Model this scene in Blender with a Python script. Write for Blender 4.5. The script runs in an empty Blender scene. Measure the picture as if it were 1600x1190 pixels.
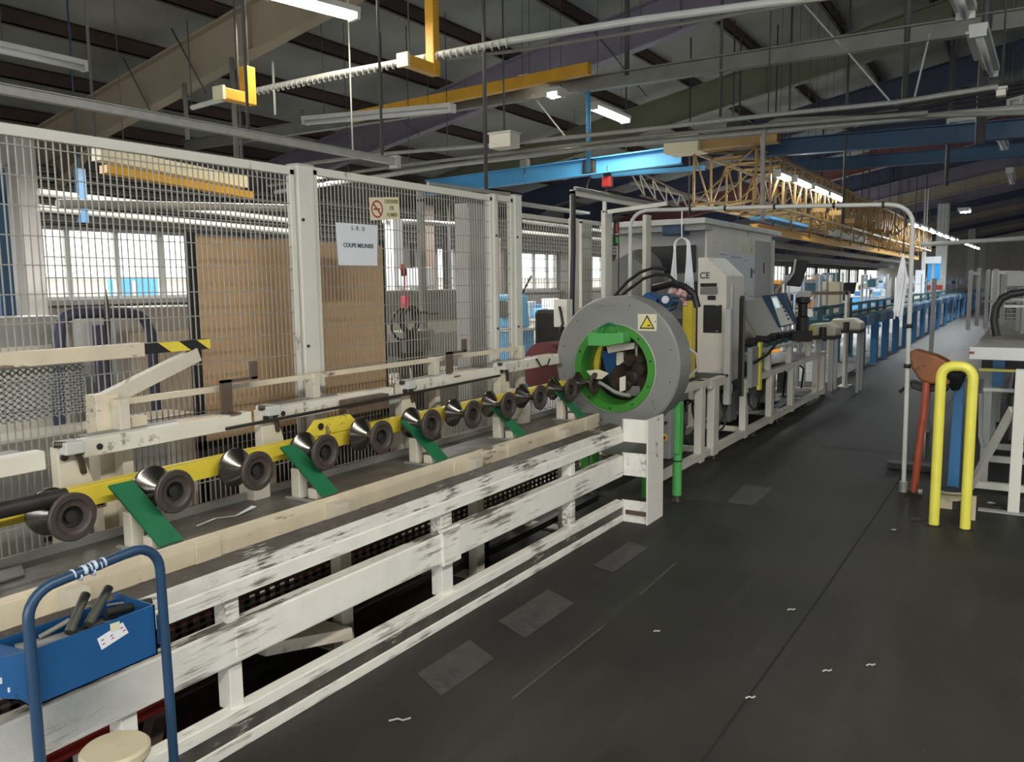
import bpy, bmesh, math, random
from mathutils import Vector, Matrix
random.seed(7)
scene = bpy.context.scene
col = scene.collection

# ------------------------------------------------------------------ camera
FPX, CX, CY, EYE = 1270.0, 800.0, 595.0, 1.6
AX_X = Vector((0.84550723, -0.05174068, 0.53145124))
AX_Y = Vector((0.53381964, 0.10504619, -0.8390482))
AX_Z = Vector((-0.01241401, 0.99312044, 0.11643751))
ROT = Matrix((AX_X, AX_Y, AX_Z))
EYEPOS = Vector((0, 0, EYE))
cam_data = bpy.data.cameras.new('camera')
cam_data.sensor_fit = 'HORIZONTAL'; cam_data.sensor_width = 36.0
cam_data.lens = FPX * 36.0 / 1600.0
cam_data.clip_start = 0.05; cam_data.clip_end = 400
cam = bpy.data.objects.new('camera', cam_data); col.objects.link(cam)
cam.matrix_world = Matrix.Translation(EYEPOS) @ ROT.to_4x4()
scene.camera = cam
# ------------------------------------------------------------------ colour management and world
scene.view_settings.view_transform = 'Standard'
scene.view_settings.look = 'None'
scene.view_settings.gamma = 1.0
scene.view_settings.use_curve_mapping = False
scene.view_settings.exposure = 0.24
world = bpy.data.worlds.new('overcast_sky'); scene.world = world
world.use_nodes = True
bg = world.node_tree.nodes['Background']
bg.inputs[0].default_value = (0.93, 0.97, 1.0, 1)
bg.inputs[1].default_value = 4.0

def lamp_area(name, loc, sx, sy, power, color=(1, 0.97, 0.92), rot=(0, 0, 0)):
    ld = bpy.data.lights.new(name, 'AREA'); ld.shape = 'RECTANGLE'
    ld.size = sx; ld.size_y = sy; ld.energy = power; ld.color = color
    lo = bpy.data.objects.new(name, ld); col.objects.link(lo)
    lo.location = loc; lo.rotation_euler = rot
    return lo
# added fill strips: one unseen behind the camera, two over the left bays
lamp_area('added_fill_row', (1.6, -2.2, 4.7), .4, 12, 560, (1, .97, .91))
lamp_area('added_fill_row', (-8.2, 7, 3.1), .15, 18, 1000, (1, .97, .93))
lamp_area('added_fill_row', (-7.5, 30, 3.8), .15, 26, 1600, (.95, .98, 1))


# ------------------------------------------------------------------ pixel -> point helpers (1600x1190 frame)
def ray(px, py):
    return ROT @ Vector(((px - CX) / FPX, -(py - CY) / FPX, -1.0))
def atX(px, py, X):
    r = ray(px, py); return EYEPOS + r * (X / r.x)
def atY(px, py, Y):
    r = ray(px, py); return EYEPOS + r * (Y / r.y)
def atZ(px, py, Z):
    r = ray(px, py); return EYEPOS + r * ((Z - EYE) / r.z)

# ------------------------------------------------------------------ materials
MATS = {}
def mat(name, c, rough=0.55, metal=0.0, var=0.12, scale=5.0, bump=0.0, wear=None, wamt=0.0, wscale=(6, 6, 6), spec=0.5, soft=0.07):
    if name in MATS: return MATS[name]
    m = bpy.data.materials.new(name); m.use_nodes = True
    nt = m.node_tree; N = nt.nodes; L = nt.links
    b = N['Principled BSDF']
    b.inputs['Roughness'].default_value = rough
    b.inputs['Metallic'].default_value = metal
    if 'Specular IOR Level' in b.inputs: b.inputs['Specular IOR Level'].default_value = spec
    tc = N.new('ShaderNodeTexCoord')
    n1 = N.new('ShaderNodeTexNoise'); n1.inputs['Scale'].default_value = scale; n1.inputs['Detail'].default_value = 4
    L.new(tc.outputs['Object'], n1.inputs['Vector'])
    r1 = N.new('ShaderNodeValToRGB')
    r1.color_ramp.elements[0].position = 0.3; r1.color_ramp.elements[1].position = 0.7
    lo = [max(0, x * (1 - var)) for x in c]; hi = [min(1, x * (1 + var)) for x in c]
    r1.color_ramp.elements[0].color = (*lo, 1); r1.color_ramp.elements[1].color = (*hi, 1)
    L.new(n1.outputs['Fac'], r1.inputs['Fac'])
    out = r1.outputs['Color']
    if wear is not None:
        mp = N.new('ShaderNodeMapping'); mp.inputs['Scale'].default_value = wscale
        L.new(tc.outputs['Object'], mp.inputs['Vector'])
        n2 = N.new('ShaderNodeTexNoise'); n2.inputs['Scale'].default_value = 1.0; n2.inputs['Detail'].default_value = 8; n2.inputs['Roughness'].default_value = 0.7
        L.new(mp.outputs['Vector'], n2.inputs['Vector'])
        r2 = N.new('ShaderNodeValToRGB')
        t = 0.72 - 0.35 * wamt
        r2.color_ramp.elements[0].position = t; r2.color_ramp.elements[0].color = (0, 0, 0, 1)
        r2.color_ramp.elements[1].position = t + soft; r2.color_ramp.elements[1].color = (1, 1, 1, 1)
        n4 = N.new('ShaderNodeTexNoise'); n4.inputs['Scale'].default_value = 3.2; n4.inputs['Detail'].default_value = 3
        L.new(tc.outputs['Object'], n4.inputs['Vector'])
        ma = N.new('ShaderNodeMath'); ma.operation = 'MULTIPLY_ADD'; ma.inputs[1].default_value = 0.75; ma.inputs[2].default_value = -0.375
        L.new(n4.outputs['Fac'], ma.inputs[0])
        ad = N.new('ShaderNodeMath'); ad.operation = 'ADD'
        L.new(n2.outputs['Fac'], ad.inputs[0]); L.new(ma.outputs[0], ad.inputs[1])
        L.new(ad.outputs[0], r2.inputs['Fac'])
        mx = N.new('ShaderNodeMixRGB'); mx.inputs['Color2'].default_value = (*wear, 1)
        L.new(r2.outputs['Color'], mx.inputs['Fac']); L.new(out, mx.inputs['Color1'])
        out = mx.outputs['Color']
    L.new(out, b.inputs['Base Color'])
    if bump > 0:
        n3 = N.new('ShaderNodeTexNoise'); n3.inputs['Scale'].default_value = scale * 8; n3.inputs['Detail'].default_value = 3
        L.new(tc.outputs['Object'], n3.inputs['Vector'])
        bp = N.new('ShaderNodeBump'); bp.inputs['Strength'].default_value = bump; bp.inputs['Distance'].default_value = 0.01
        L.new(n3.outputs['Fac'], bp.inputs['Height']); L.new(bp.outputs['Normal'], b.inputs['Normal'])
    MATS[name] = m
    return m
def emat(name, c, s):
    m = bpy.data.materials.new(name); m.use_nodes = True
    N = m.node_tree.nodes; L = m.node_tree.links
    b = N['Principled BSDF']
    b.inputs['Base Color'].default_value = (*[min(1, x) for x in c], 1)
    b.inputs['Emission Color'].default_value = (*c, 1); b.inputs['Emission Strength'].default_value = s
    MATS[name] = m; return m
def glass_mat(name, c, alpha, rough=0.05):
    m = bpy.data.materials.new(name); m.use_nodes = True
    N = m.node_tree.nodes; L = m.node_tree.links
    b = N['Principled BSDF']; b.inputs['Base Color'].default_value = (*c, 1)
    b.inputs['Roughness'].default_value = rough; b.inputs['Alpha'].default_value = alpha
    MATS[name] = m; return m

DIRT = (0.055, 0.045, 0.038)
M_guard = mat('chipped_white_paint', (0.82, 0.80, 0.72), 0.5, var=0.06, scale=9, bump=0.15, wear=(0.20, 0.17, 0.135), wamt=0.44, wscale=(48, 3.2, 48), soft=0.16)
M_guardtop = mat('scuffed_dark_rail_top', (0.085, 0.075, 0.065), 0.4, var=0.3, scale=12, bump=0.3, wear=(0.55, 0.53, 0.47), wamt=0.24, wscale=(90, 12, 90), soft=.1)
M_guardtop2 = mat('half_worn_white_top', (0.62, 0.60, 0.54), 0.45, var=0.1, scale=12, bump=0.2, wear=(0.09, 0.08, 0.07), wamt=0.62, wscale=(60, 6, 60))
M_guardtop3 = mat('scuffed_white_slope', (0.66, 0.64, 0.57), 0.45, var=0.1, scale=12, bump=0.2, wear=(0.09, 0.08, 0.07), wamt=0.52, wscale=(80, 7, 80), soft=.12)
M_cream = mat('cream_machine_paint', (0.62, 0.57, 0.46), 0.45, var=0.07, scale=6, bump=0.08, wear=(0.13, 0.09, 0.06), wamt=0.15, wscale=(30, 14, 30))
M_creamedge = mat('cream_edge_paint', (0.66, 0.58, 0.43), 0.42, var=0.08, scale=8, bump=0.1, wear=(0.20, 0.15, 0.10), wamt=0.22, wscale=(40, 8, 40))
M_white = mat('white_machine_paint', (0.72, 0.69, 0.60), 0.45, var=0.05, scale=4, wear=(0.3, 0.27, 0.22), wamt=0.08, wscale=(12, 12, 12))
M_post = mat('off_white_post_paint', (0.66, 0.65, 0.57), 0.5, var=0.05, scale=3, wear=(0.35, 0.30, 0.22), wamt=0.10, wscale=(14, 14, 5))
M_tabletop = mat('oily_grey_table', (0.105, 0.10, 0.085), 0.42, var=0.25, scale=7, bump=0.15, wear=(0.2, 0.2, 0.18), wamt=0.22, wscale=(18, 5, 18))
M_galv = mat('galvanised_steel', (0.36, 0.36, 0.33), 0.4, metal=0.35, var=0.1, scale=20)
M_wire = mat('fence_wire', (0.36, 0.345, 0.30), 0.45, metal=0.2, var=0.05, scale=20)
M_yellow = mat('yellow_paint', (0.78, 0.62, 0.06), 0.4, var=0.06, scale=8, bump=0.05, wear=(0.25, 0.2, 0.08), wamt=0.12, wscale=(18, 18, 18))
M_hoop = mat('lemon_yellow_paint', (0.80, 0.74, 0.10), 0.35, var=0.05, scale=8, wear=(0.35, 0.30, 0.12), wamt=0.10, wscale=(22, 22, 12))
M_orange_y = mat('orange_yellow_steel', (0.68, 0.36, 0.03), 0.45, var=0.08, scale=6)
M_green = mat('dark_green_paint', (0.018, 0.155, 0.065), 0.38, var=0.12, scale=8, bump=0.05)
M_bgreen = mat('bright_green_paint', (0.05, 0.26, 0.03), 0.4, var=0.08, scale=8, bump=0.03)
M_lgreen = mat('light_green_paint', (0.09, 0.40, 0.10), 0.4, var=0.05)
M_grey = mat('machine_grey_paint', (0.235, 0.235, 0.22), 0.42, var=0.05, scale=4, bump=0.03, wear=(0.11, 0.10, 0.09), wamt=0.10, wscale=(10, 10, 10))
M_lgrey = mat('light_grey_paint', (0.36, 0.36, 0.34), 0.45, var=0.07, scale=3)
M_mgrey = mat('mid_grey_paint', (0.22, 0.22, 0.21), 0.5, var=0.1, scale=3)
M_steel = mat('turned_steel', (0.19, 0.175, 0.155), 0.20, metal=0.95, var=0.15, scale=10, bump=0.03)
M_roll = mat('dull_roller_rim', (0.065, 0.050, 0.042), 0.5, metal=0.2, var=0.2, scale=30, bump=0.1)
M_dark = mat('dark_oily_metal', (0.022, 0.020, 0.018), 0.5, var=0.3, scale=14)
M_brown = mat('brown_greasy_steel', (0.06, 0.042, 0.032), 0.4, metal=0.2, var=0.3, scale=20, bump=0.2)
M_rust = mat('brown_angle_steel', (0.11, 0.075, 0.055), 0.5, var=0.2, scale=16)
M_black = mat('black_rubber', (0.012, 0.012, 0.013), 0.5, var=0.1)
M_blue = mat('tool_blue_paint', (0.012, 0.085, 0.23), 0.4, var=0.07, scale=8, wear=(0.02, 0.05, 0.1), wamt=0.12, wscale=(20, 20, 20))
M_tube = mat('dark_blue_tube', (0.022, 0.058, 0.115), 0.33, var=0.08, scale=14, wear=(0.4, 0.43, 0.48), wamt=0.02, wscale=(50, 50, 50))
M_fblue = mat('conveyor_blue', (0.03, 0.16, 0.36), 0.5, var=0.1, scale=2)
M_lblue = mat('sky_blue_beam', (0.08, 0.34, 0.62), 0.5, var=0.06, scale=2)
M_teal = mat('teal_conveyor', (0.012, 0.075, 0.095), 0.5, var=0.15, scale=4)
M_red = mat('red_paint', (0.24, 0.018, 0.014), 0.45, var=0.15, scale=6)
M_redor = mat('orange_red_pole_paint', (0.38, 0.075, 0.03), 0.4, var=0.12, scale=10, wear=(0.10, 0.02, 0.015), wamt=0.35, wscale=(14, 14, 6))
M_orange = mat('rusty_orange_paint', (0.25, 0.082, 0.016), 0.5, var=0.2, scale=10, wear=(0.09, 0.04, 0.02), wamt=0.25, wscale=(14, 14, 14))
M_paper = mat('white_paper', (0.72, 0.75, 0.78), 0.7, var=0.02)
M_ink = mat('dark_ink', (0.06, 0.07, 0.09), 0.7, var=0.02)
M_signcream = mat('cream_sign', (0.70, 0.66, 0.46), 0.5, var=0.04)
M_signred = mat('sign_red', (0.42, 0.05, 0.04), 0.5, var=0.03)
M_signyel = mat('sign_yellow', (0.75, 0.62, 0.04), 0.5, var=0.03)
M_wood = mat('hardboard', (0.60, 0.375, 0.185), 0.65, var=0.06, scale=2.2, bump=0.05)
M_woodend = mat('raw_wood', (0.55, 0.48, 0.32), 0.7, var=0.1, scale=9)
M_tan = mat('tan_rafter_paint', (0.34, 0.28, 0.20), 0.6, var=0.1, scale=1.5)
M_purple = mat('mauve_rafter_paint', (0.20, 0.175, 0.22), 0.6, var=0.08, scale=1.5)
M_olive = mat('olive_rafter_paint', (0.15, 0.15, 0.095), 0.6, var=0.08, scale=1.5)
M_navy = mat('navy_rafter_paint', (0.05, 0.055, 0.10), 0.6, var=0.08, scale=1.5)
M_maroon = mat('maroon_rafter_paint', (0.20, 0.07, 0.07), 0.6, var=0.08, scale=1.5)
M_purlin = mat('dark_brown_purlin', (0.04, 0.024, 0.02), 0.6, var=0.2, scale=2)
M_roof = mat('dusty_roof_sheet', (0.25, 0.25, 0.23), 0.8, var=0.22, scale=0.8)
M_ductgrey = mat('dusty_pipe_grey', (0.21, 0.205, 0.18), 0.5, var=0.12, scale=5)
M_pale = mat('pale_trunking', (0.55, 0.56, 0.52), 0.45, var=0.06, scale=5)
M_wall = mat('dim_wall_render', (0.20, 0.18, 0.16), 0.85, var=0.2, scale=0.7, bump=0.2)
M_wallpale = mat('pale_wall_render', (0.42, 0.40, 0.37), 0.85, var=0.12, scale=0.7)
M_glass = glass_mat('window_glass', (0.9, 0.95, 1.0), 0.12)
M_pvc = glass_mat('clear_guard_sheet', (0.4, 0.42, 0.42), 0.05, 0.12)
M_facade = mat('pale_pink_brick', (0.85, 0.68, 0.58), 0.9, var=0.1, scale=0.6)  # one even light pink tone
M_extground = mat('pale_yard_concrete', (0.6, 0.57, 0.5), 0.9, var=0.1, scale=0.5)
M_banner = mat('bright_blue_sheet', (0.03, 0.33, 0.75), 0.6, var=0.1, scale=1)
M_tubeon = emat('lit_fluorescent_tube', (1.0, 0.93, 0.80), 26.0)
M_tubefar = emat('lit_white_tube', (0.93, 0.97, 1.0), 40.0)
M_tubeoff = mat('unlit_tube_glass', (0.55, 0.57, 0.56), 0.3, var=0.03)
M_ziptie = mat('white_nylon', (0.78, 0.80, 0.82), 0.45, var=0.03)

# ------------------------------------------------------------------ mesh builder
ORG = {}
class MB:
    def __init__(s): s.bm = bmesh.new(); s.sm = set()
    def quad(s, pts):
        vs = [s.bm.verts.new(Vector(p)) for p in pts]; s.bm.faces.new(vs); return s
    def box(s, x0, x1, y0, y1, z0, z1):
        v = [s.bm.verts.new((x, y, z)) for z in (z0, z1) for x, y in ((x0, y0), (x1, y0), (x1, y1), (x0, y1))]
        for f in ((3, 2, 1, 0), (4, 5, 6, 7), (0, 1, 5, 4), (1, 2, 6, 5), (2, 3, 7, 6), (3, 0, 4, 7)):
            s.bm.faces.new([v[i] for i in f])
        return s
    def bar(s, p, q, w, h, up=(0, 0, 1)):
        p = Vector(p); q = Vector(q); d = (q - p).normalized(); up = Vector(up)
        if abs(d.dot(up)) > 0.98: up = Vector((0, 1, 0))
        a = d.cross(up).normalized(); b = a.cross(d).normalized()
        r = []
        for c in (p, q):
            r.append([s.bm.verts.new(c + a * (w / 2 * i) + b * (h / 2 * j)) for i, j in ((-1, -1), (1, -1), (1, 1), (-1, 1))])
        for i in range(4):
            s.bm.faces.new([r[0][i], r[0][(i + 1) % 4], r[1][(i + 1) % 4], r[1][i]])
        s.bm.faces.new(r[0][::-1]); s.bm.faces.new(r[1]); return s
    def tube(s, pts, rad, seg=8, cap=True):
        pts = [Vector(p) for p in pts]; rings = []; n = len(pts)
        rads = rad if isinstance(rad, (list, tuple)) else [rad] * n
        prev = None
        for i, p in enumerate(pts):
            d = (pts[min(i + 1, n - 1)] - pts[max(i - 1, 0)])
            if d.length < 1e-9: d = Vector((0, 0, 1))
            d.normalize()
            if prev is None:
                u = Vector((0, 0, 1)) if abs(d.z) < 0.9 else Vector((1, 0, 0))
                a = d.cross(u).normalized()
            else:
                a = (prev - d * prev.dot(d))
                a = a.normalized() if a.length > 1e-6 else d.orthogonal().normalized()
            prev = a; b = d.cross(a)
            rings.append([s.bm.verts.new(p + (a * math.cos(t) + b * math.sin(t)) * rads[i]) for t in [2 * math.pi * k / seg for k in range(seg)]])
        for i in range(n - 1):
            for k in range(seg):
                f = s.bm.faces.new([rings[i][k], rings[i + 1][k], rings[i + 1][(k + 1) % seg], rings[i][(k + 1) % seg]]); f.smooth = seg > 5
        if cap:
            s.bm.faces.new(rings[0]); s.bm.faces.new(rings[-1][::-1])
        return s
    def lathe(s, prof, origin, axis, seg=32, a0=0, a1=2 * math.pi, smooth=True):
        """prof: list of (distance along axis, radius)"""
        o = Vector(origin); d = Vector(axis).normalized(); a = d.orthogonal().normalized(); b = d.cross(a)
        full = abs(a1 - a0 - 2 * math.pi) < 1e-6
        m = seg if full else seg + 1
        rings = []
        for t, r in prof:
            rings.append([s.bm.verts.new(o + d * t + (a * math.cos(a0 + (a1 - a0) * k / seg) + b * math.sin(a0 + (a1 - a0) * k / seg)) * max(r, 1e-5)) for k in range(m)])
        for i in range(len(rings) - 1):
            for k in range(seg):
                k2 = (k + 1) % m
                f = s.bm.faces.new([rings[i][k], rings[i][k2], rings[i + 1][k2], rings[i + 1][k]]); f.smooth = smooth
        return s
    def prism(s, pts, vec):
        vec = Vector(vec); a = [s.bm.verts.new(Vector(p)) for p in pts]; b = [s.bm.verts.new(Vector(p) + vec) for p in pts]
        n = len(pts)
        s.bm.faces.new(a); s.bm.faces.new(b[::-1])
        for i in range(n): s.bm.faces.new([a[i], b[i], b[(i + 1) % n], a[(i + 1) % n]])
        return s
    def build(s, name, m, parent=None, bevel=0, origin=None):
        bmesh.ops.recalc_face_normals(s.bm, faces=s.bm.faces)
        if parent is not None: o0 = ORG[parent.name]
        elif origin is not None: o0 = Vector(origin)
        else:
            xs = [v.co for v in s.bm.verts]
            o0 = Vector(((min(v.x for v in xs) + max(v.x for v in xs)) / 2, (min(v.y for v in xs) + max(v.y for v in xs)) / 2, min(v.z for v in xs)))
        bmesh.ops.translate(s.bm, verts=s.bm.verts, vec=-o0)
        for e in s.bm.edges:
            if len(e.link_faces) == 2 and e.calc_face_angle(0) > 0.6: e.smooth = False
        me = bpy.data.meshes.new(name); s.bm.to_mesh(me); s.bm.free()
        me.materials.append(m)
        o = bpy.data.objects.new(name, me); col.objects.link(o)
        if parent is not None: o.parent = parent
        else: o.location = o0
        ORG[o.name] = o0
        if bevel:
            bv = o.modifiers.new('bevel', 'BEVEL'); bv.width = bevel; bv.segments = 2; bv.limit_method = 'ANGLE'; bv.angle_limit = math.radians(40)
        return o
LABELS = set()
def tag(o, label, cat, group=None, kind=None):
    if label in LABELS: print('DUPLICATE LABEL', label)
    LABELS.add(label)
    o['label'] = label; o['category'] = cat
    if group: o['group'] = group
    if kind: o['kind'] = kind
    return o
def thing(name, label, cat, loc, group=None):
    o = bpy.data.objects.new(name, None); col.objects.link(o); o.empty_display_size = 0.1
    o.location = Vector(loc); ORG[o.name] = Vector(loc)
    return tag(o, label, cat, group)
def struct(name, mb, m, parent=None):
    o = mb.build(name, m, parent)
    if parent is None: o['kind'] = 'structure'
    return o
def dup(root, loc, label=None, group=None):
    r = root.copy(); col.objects.link(r); r.location = Vector(loc)
    if label: tag(r, label, root['category'], group or root.get('group'))
    def rec(src, dst):
        for ch in list(src.children):
            c = ch.copy(); col.objects.link(c); c.parent = dst; rec(ch, c)
    rec(root, r)
    return r
def label_part(o, s): o['label'] = s; return o
def text(name, s, size, m, parent, loc, right, up, align='CENTER', bold=0.0):
    """flat lettering lying in the plane spanned by right/up"""
    cu = bpy.data.curves.new(name, 'FONT'); cu.body = s; cu.size = size; cu.align_x = align; cu.align_y = 'CENTER'; cu.extrude = 0.0004; cu.offset = bold
    cu.materials.append(m)
    tmp = bpy.data.objects.new(name + '_outline', cu); col.objects.link(tmp)
    me = bpy.data.meshes.new_from_object(tmp.evaluated_get(bpy.context.evaluated_depsgraph_get()))
    bpy.data.objects.remove(tmp); bpy.data.curves.remove(cu)
    o = bpy.data.objects.new(name, me); col.objects.link(o)
    r = Vector(right).normalized(); u = Vector(up).normalized(); n = r.cross(u)
    mt = Matrix((r, u, n)).transposed().to_4x4()
    if parent: o.parent = parent
    o.matrix_local = Matrix.Translation(Vector(loc) - (ORG[parent.name] if parent else Vector())) @ mt
    return o
# ================================================================== SETTING
def floor_material():
    m = bpy.data.materials.new('worn_dark_floor'); m.use_nodes = True
    nt = m.node_tree; N = nt.nodes; L = nt.links; b = N['Principled BSDF']; b.inputs['Specular IOR Level'].default_value = 0.3
    tc = N.new('ShaderNodeTexCoord')
    n1 = N.new('ShaderNodeTexNoise'); n1.inputs['Scale'].default_value = 1.1; n1.inputs['Detail'].default_value = 9; n1.inputs['Roughness'].default_value = 0.65
    L.new(tc.outputs['Object'], n1.inputs['Vector'])
    r1 = N.new('ShaderNodeValToRGB')
    r1.color_ramp.elements[0].position = 0.3; r1.color_ramp.elements[0].color = (0.016, 0.016, 0.014, 1)
    r1.color_ramp.elements[1].position = 0.72; r1.color_ramp.elements[1].color = (0.040, 0.040, 0.035, 1)
    L.new(n1.outputs['Fac'], r1.inputs['Fac'])
    n2 = N.new('ShaderNodeTexNoise'); n2.inputs['Scale'].default_value = 55; n2.inputs['Detail'].default_value = 2
    L.new(tc.outputs['Object'], n2.inputs['Vector'])
    r2 = N.new('ShaderNodeValToRGB'); r2.color_ramp.elements[0].position = 0.70; r2.color_ramp.elements[0].color = (0, 0, 0, 1)
    r2.color_ramp.elements[1].position = 0.78; r2.color_ramp.elements[1].color = (0.55, 0.55, 0.55, 1)
    L.new(n2.outputs['Fac'], r2.inputs['Fac'])
    mx = N.new('ShaderNodeMixRGB'); mx.inputs['Color2'].default_value = (0.095, 0.095, 0.082, 1)
    L.new(r2.outputs['Color'], mx.inputs['Fac']); L.new(r1.outputs['Color'], mx.inputs['Color1'])
    mp = N.new('ShaderNodeMapping'); mp.inputs['Scale'].default_value = (5, 0.5, 1)
    L.new(tc.outputs['Object'], mp.inputs['Vector'])
    n3 = N.new('ShaderNodeTexNoise'); n3.inputs['Scale'].default_value = 1.3; n3.inputs['Detail'].default_value = 6
    L.new(mp.outputs['Vector'], n3.inputs['Vector'])
    r3 = N.new('ShaderNodeValToRGB'); r3.color_ramp.elements[0].position = 0.55; r3.color_ramp.elements[0].color = (0, 0, 0, 1)
    r3.color_ramp.elements[1].position = 0.8; r3.color_ramp.elements[1].color = (0.35, 0.35, 0.35, 1)
    L.new(n3.outputs['Fac'], r3.inputs['Fac'])
    m2 = N.new('ShaderNodeMixRGB'); m2.inputs['Color2'].default_value = (0.068, 0.068, 0.063, 1)
    L.new(r3.outputs['Color'], m2.inputs['Fac']); L.new(mx.outputs['Color'], m2.inputs['Color1'])
    L.new(m2.outputs['Color'], b.inputs['Base Color'])
    rr = N.new('ShaderNodeMapRange'); rr.inputs['To Min'].default_value = 0.5; rr.inputs['To Max'].default_value = 0.68
    L.new(n1.outputs['Fac'], rr.inputs['Value']); L.new(rr.outputs['Result'], b.inputs['Roughness'])
    bp = N.new('ShaderNodeBump'); bp.inputs['Strength'].default_value = 0.25; bp.inputs['Distance'].default_value = 0.004
    L.new(n2.outputs['Fac'], bp.inputs['Height']); L.new(bp.outputs['Normal'], b.inputs['Normal'])
    return m
M_floor = floor_material()
XL, XR, YB, YF = -13.4, 17.0, -9.0, 92.0
EAVE = 3.55
struct('floor', MB().box(XL, XR, YB, YF, -0.3, 0), M_floor)
M_seam = mat('floor_joint_fill', (0.008, 0.008, 0.008), 0.8, var=0.1)
sm = MB(); ys = [YB, 0.8, 2.5, 4.2, 6.5, 11, 20, 40]; xs_ = [-0.83, -0.85, -0.847, -0.82, -0.806, -0.80, -0.80, -0.8]
for i in range(len(ys) - 1):
    w = 0.006
    sm.quad([(xs_[i] - w, ys[i], .0015), (xs_[i] + w, ys[i], .0015), (xs_[i + 1] + w, ys[i + 1], .0015), (xs_[i + 1] - w, ys[i + 1], .0015)])
for yy in (8.2, 17.5):
    sm.quad([(-2.2, yy, .0015), (3, yy + .06, .0015), (3, yy + .075, .0015), (-2.2, yy + .012, .0015)])
struct('trim_1', sm, M_seam)
# paint ghosts and scraps on the floor
M_ghost = mat('faded_floor_paint', (0.062, 0.062, 0.058), 0.6, var=0.25, scale=14, wear=(0.045, 0.045, 0.042), wamt=0.5, wscale=(9, 16, 9))
def patch(pts, label):
    z = 0.002
    o = MB().quad([(p[0], p[1], z) for p in pts]).build('floor_marking', M_ghost)
    tag(o, label, 'floor marking', 'faded paint patches on the aisle floor')
patch([(-2.07, 3.12), (-1.86, 3.02), (-1.86, 3.50), (-2.07, 3.60)], 'largest faded grey paint patch on the floor, nearest but one')
patch([(-2.07, 2.50), (-1.87, 2.40), (-1.87, 2.78), (-2.07, 2.88)], 'faintest faded grey paint patch on the floor, nearest the bottom edge')
patch([(-2.03, 4.05), (-1.88, 4.0), (-1.88, 4.50), (-2.03, 4.55)], 'faded grey paint patch on the floor left of the guard corner')
patch([(-1.79, 5.76), (-1.60, 5.76), (-1.61, 6.36), (-1.84, 6.34)], 'farthest faded grey paint patch on the floor, beyond the guard corner')
patch([(-1.625, 2.53), (-1.612, 2.53), (-1.605, 3.35), (-1.618, 3.35)], 'thin pale scratch line on the floor, the nearer one')
patch([(-1.625, 3.76), (-1.612, 3.76), (-1.632, 4.32), (-1.645, 4.32)], 'thin pale scratch line on the floor, the farther one')
M_chip = mat('pale_chip', (0.35, 0.33, 0.28), 0.6, var=0.2)
for i, (px, py, ln, lb) in enumerate([(624, 1127, .06, 'pale twisted metal chip on the floor near the bottom edge'),
                                  (1026, 988, .022, 'small pale chip on the floor in the middle of the aisle'),
                                  (1172, 1092, .03, 'small pale chip on the floor beside the floor joint'),
                                  (1236, 954, .03, 'small pale scrap just left of the floor joint'),
                                  (1292, 1050, .03, 'pinkish scrap on the floor right of the joint'),
                                  (1360, 1041, .03, 'pale scrap pair on the floor right of the joint'),
                                  (1396, 829, .025, 'small pale chip on the floor left of the yellow hoop')]):
    p = atZ(px, py, 0)
    o = MB().tube([p + Vector((-ln / 2, -ln * .4, .006)), p + Vector((-ln * .1, 0, .010)), p + Vector((ln * .2, ln * .1, .006)), p + Vector((ln / 2, ln * .5, .009))], .004, 5).build('metal_chip', M_chip)
    tag(o, lb, 'scrap', 'chips on the floor')

# ---------------------------------------------------------------- walls and windows
FR = [-6.0, -1.6, 2.75, 7.1, 11.6, 16.2, 20.5, 24.6, 28.9, 33.2, 37.6, 42.0, 46.4, 50.8, 55.2, 59.6, 64.0, 68.4, 72.8, 77.2, 81.6, 86.0]
WZ0, WZ1 = 1.45, 2.66
wl = MB(); wl.box(XL - .25, XL, YB, YF, 0, WZ0); wl.box(XL - .25, XL, YB, YF, WZ1, 4.32)
for y in FR: wl.box(XL - .25, XL, y - .38, y + .02, WZ0, WZ1)
struct('wall_left', wl, M_wall)
wr = MB(); wr.box(XR, XR + .25, YB, YF, 0, 2.0); wr.box(XR, XR + .25, YB, YF, 3.2, 4.32)
for y in FR: wr.box(XR, XR + .25, y - .28, y + .12, 2.0, 3.2)
struct('wall_right', wr, M_wallpale)
struct('wall_far', MB().box(XL, XR, YF, YF + .3, 0, 7.2), M_wallpale)
wb = MB(); wb.box(XL, -6, YB - .3, YB, 0, 7.2); wb.box(7, XR, YB - .3, YB, 0, 7.2); wb.box(-9, 9, YB - .3, YB, 4.2, 7.2)
struct('wall_back', wb, M_wallpale)
nw = 0
for i in range(2, 20):
    y0, y1 = FR[i] + .02, FR[i + 1] - .38
    nw += 1
    f = MB()
    xc = XL - .12
    f.box(xc - .03, xc + .03, y0, y1, WZ0, WZ0 + .06); f.box(xc - .03, xc + .03, y0, y1, WZ1 - .06, WZ1)
    k = 5
    for y in [y0 + .03, y1 - .03] + [y0 + .47 + .86 * j for j in range(5)]:
        if y < y1: f.box(xc - .05, xc + .05, y - .045, y + .045, WZ0, WZ1)
    for zz in (.36, .70): f.box(xc - .015, xc + .015, y0, y1, WZ0 + zz, WZ0 + zz + .022)
    w = struct('window_%d' % nw, f, M_pale if i < 5 else M_lgrey)
    g = MB().box(xc - .008, xc - .002, y0, y1, WZ0, WZ1).build('pane', M_glass, w)
struct('trim_2', MB().box(XL, XL + .12, 3, 40, WZ0 - .08, WZ0 - .01), M_ductgrey)
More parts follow.
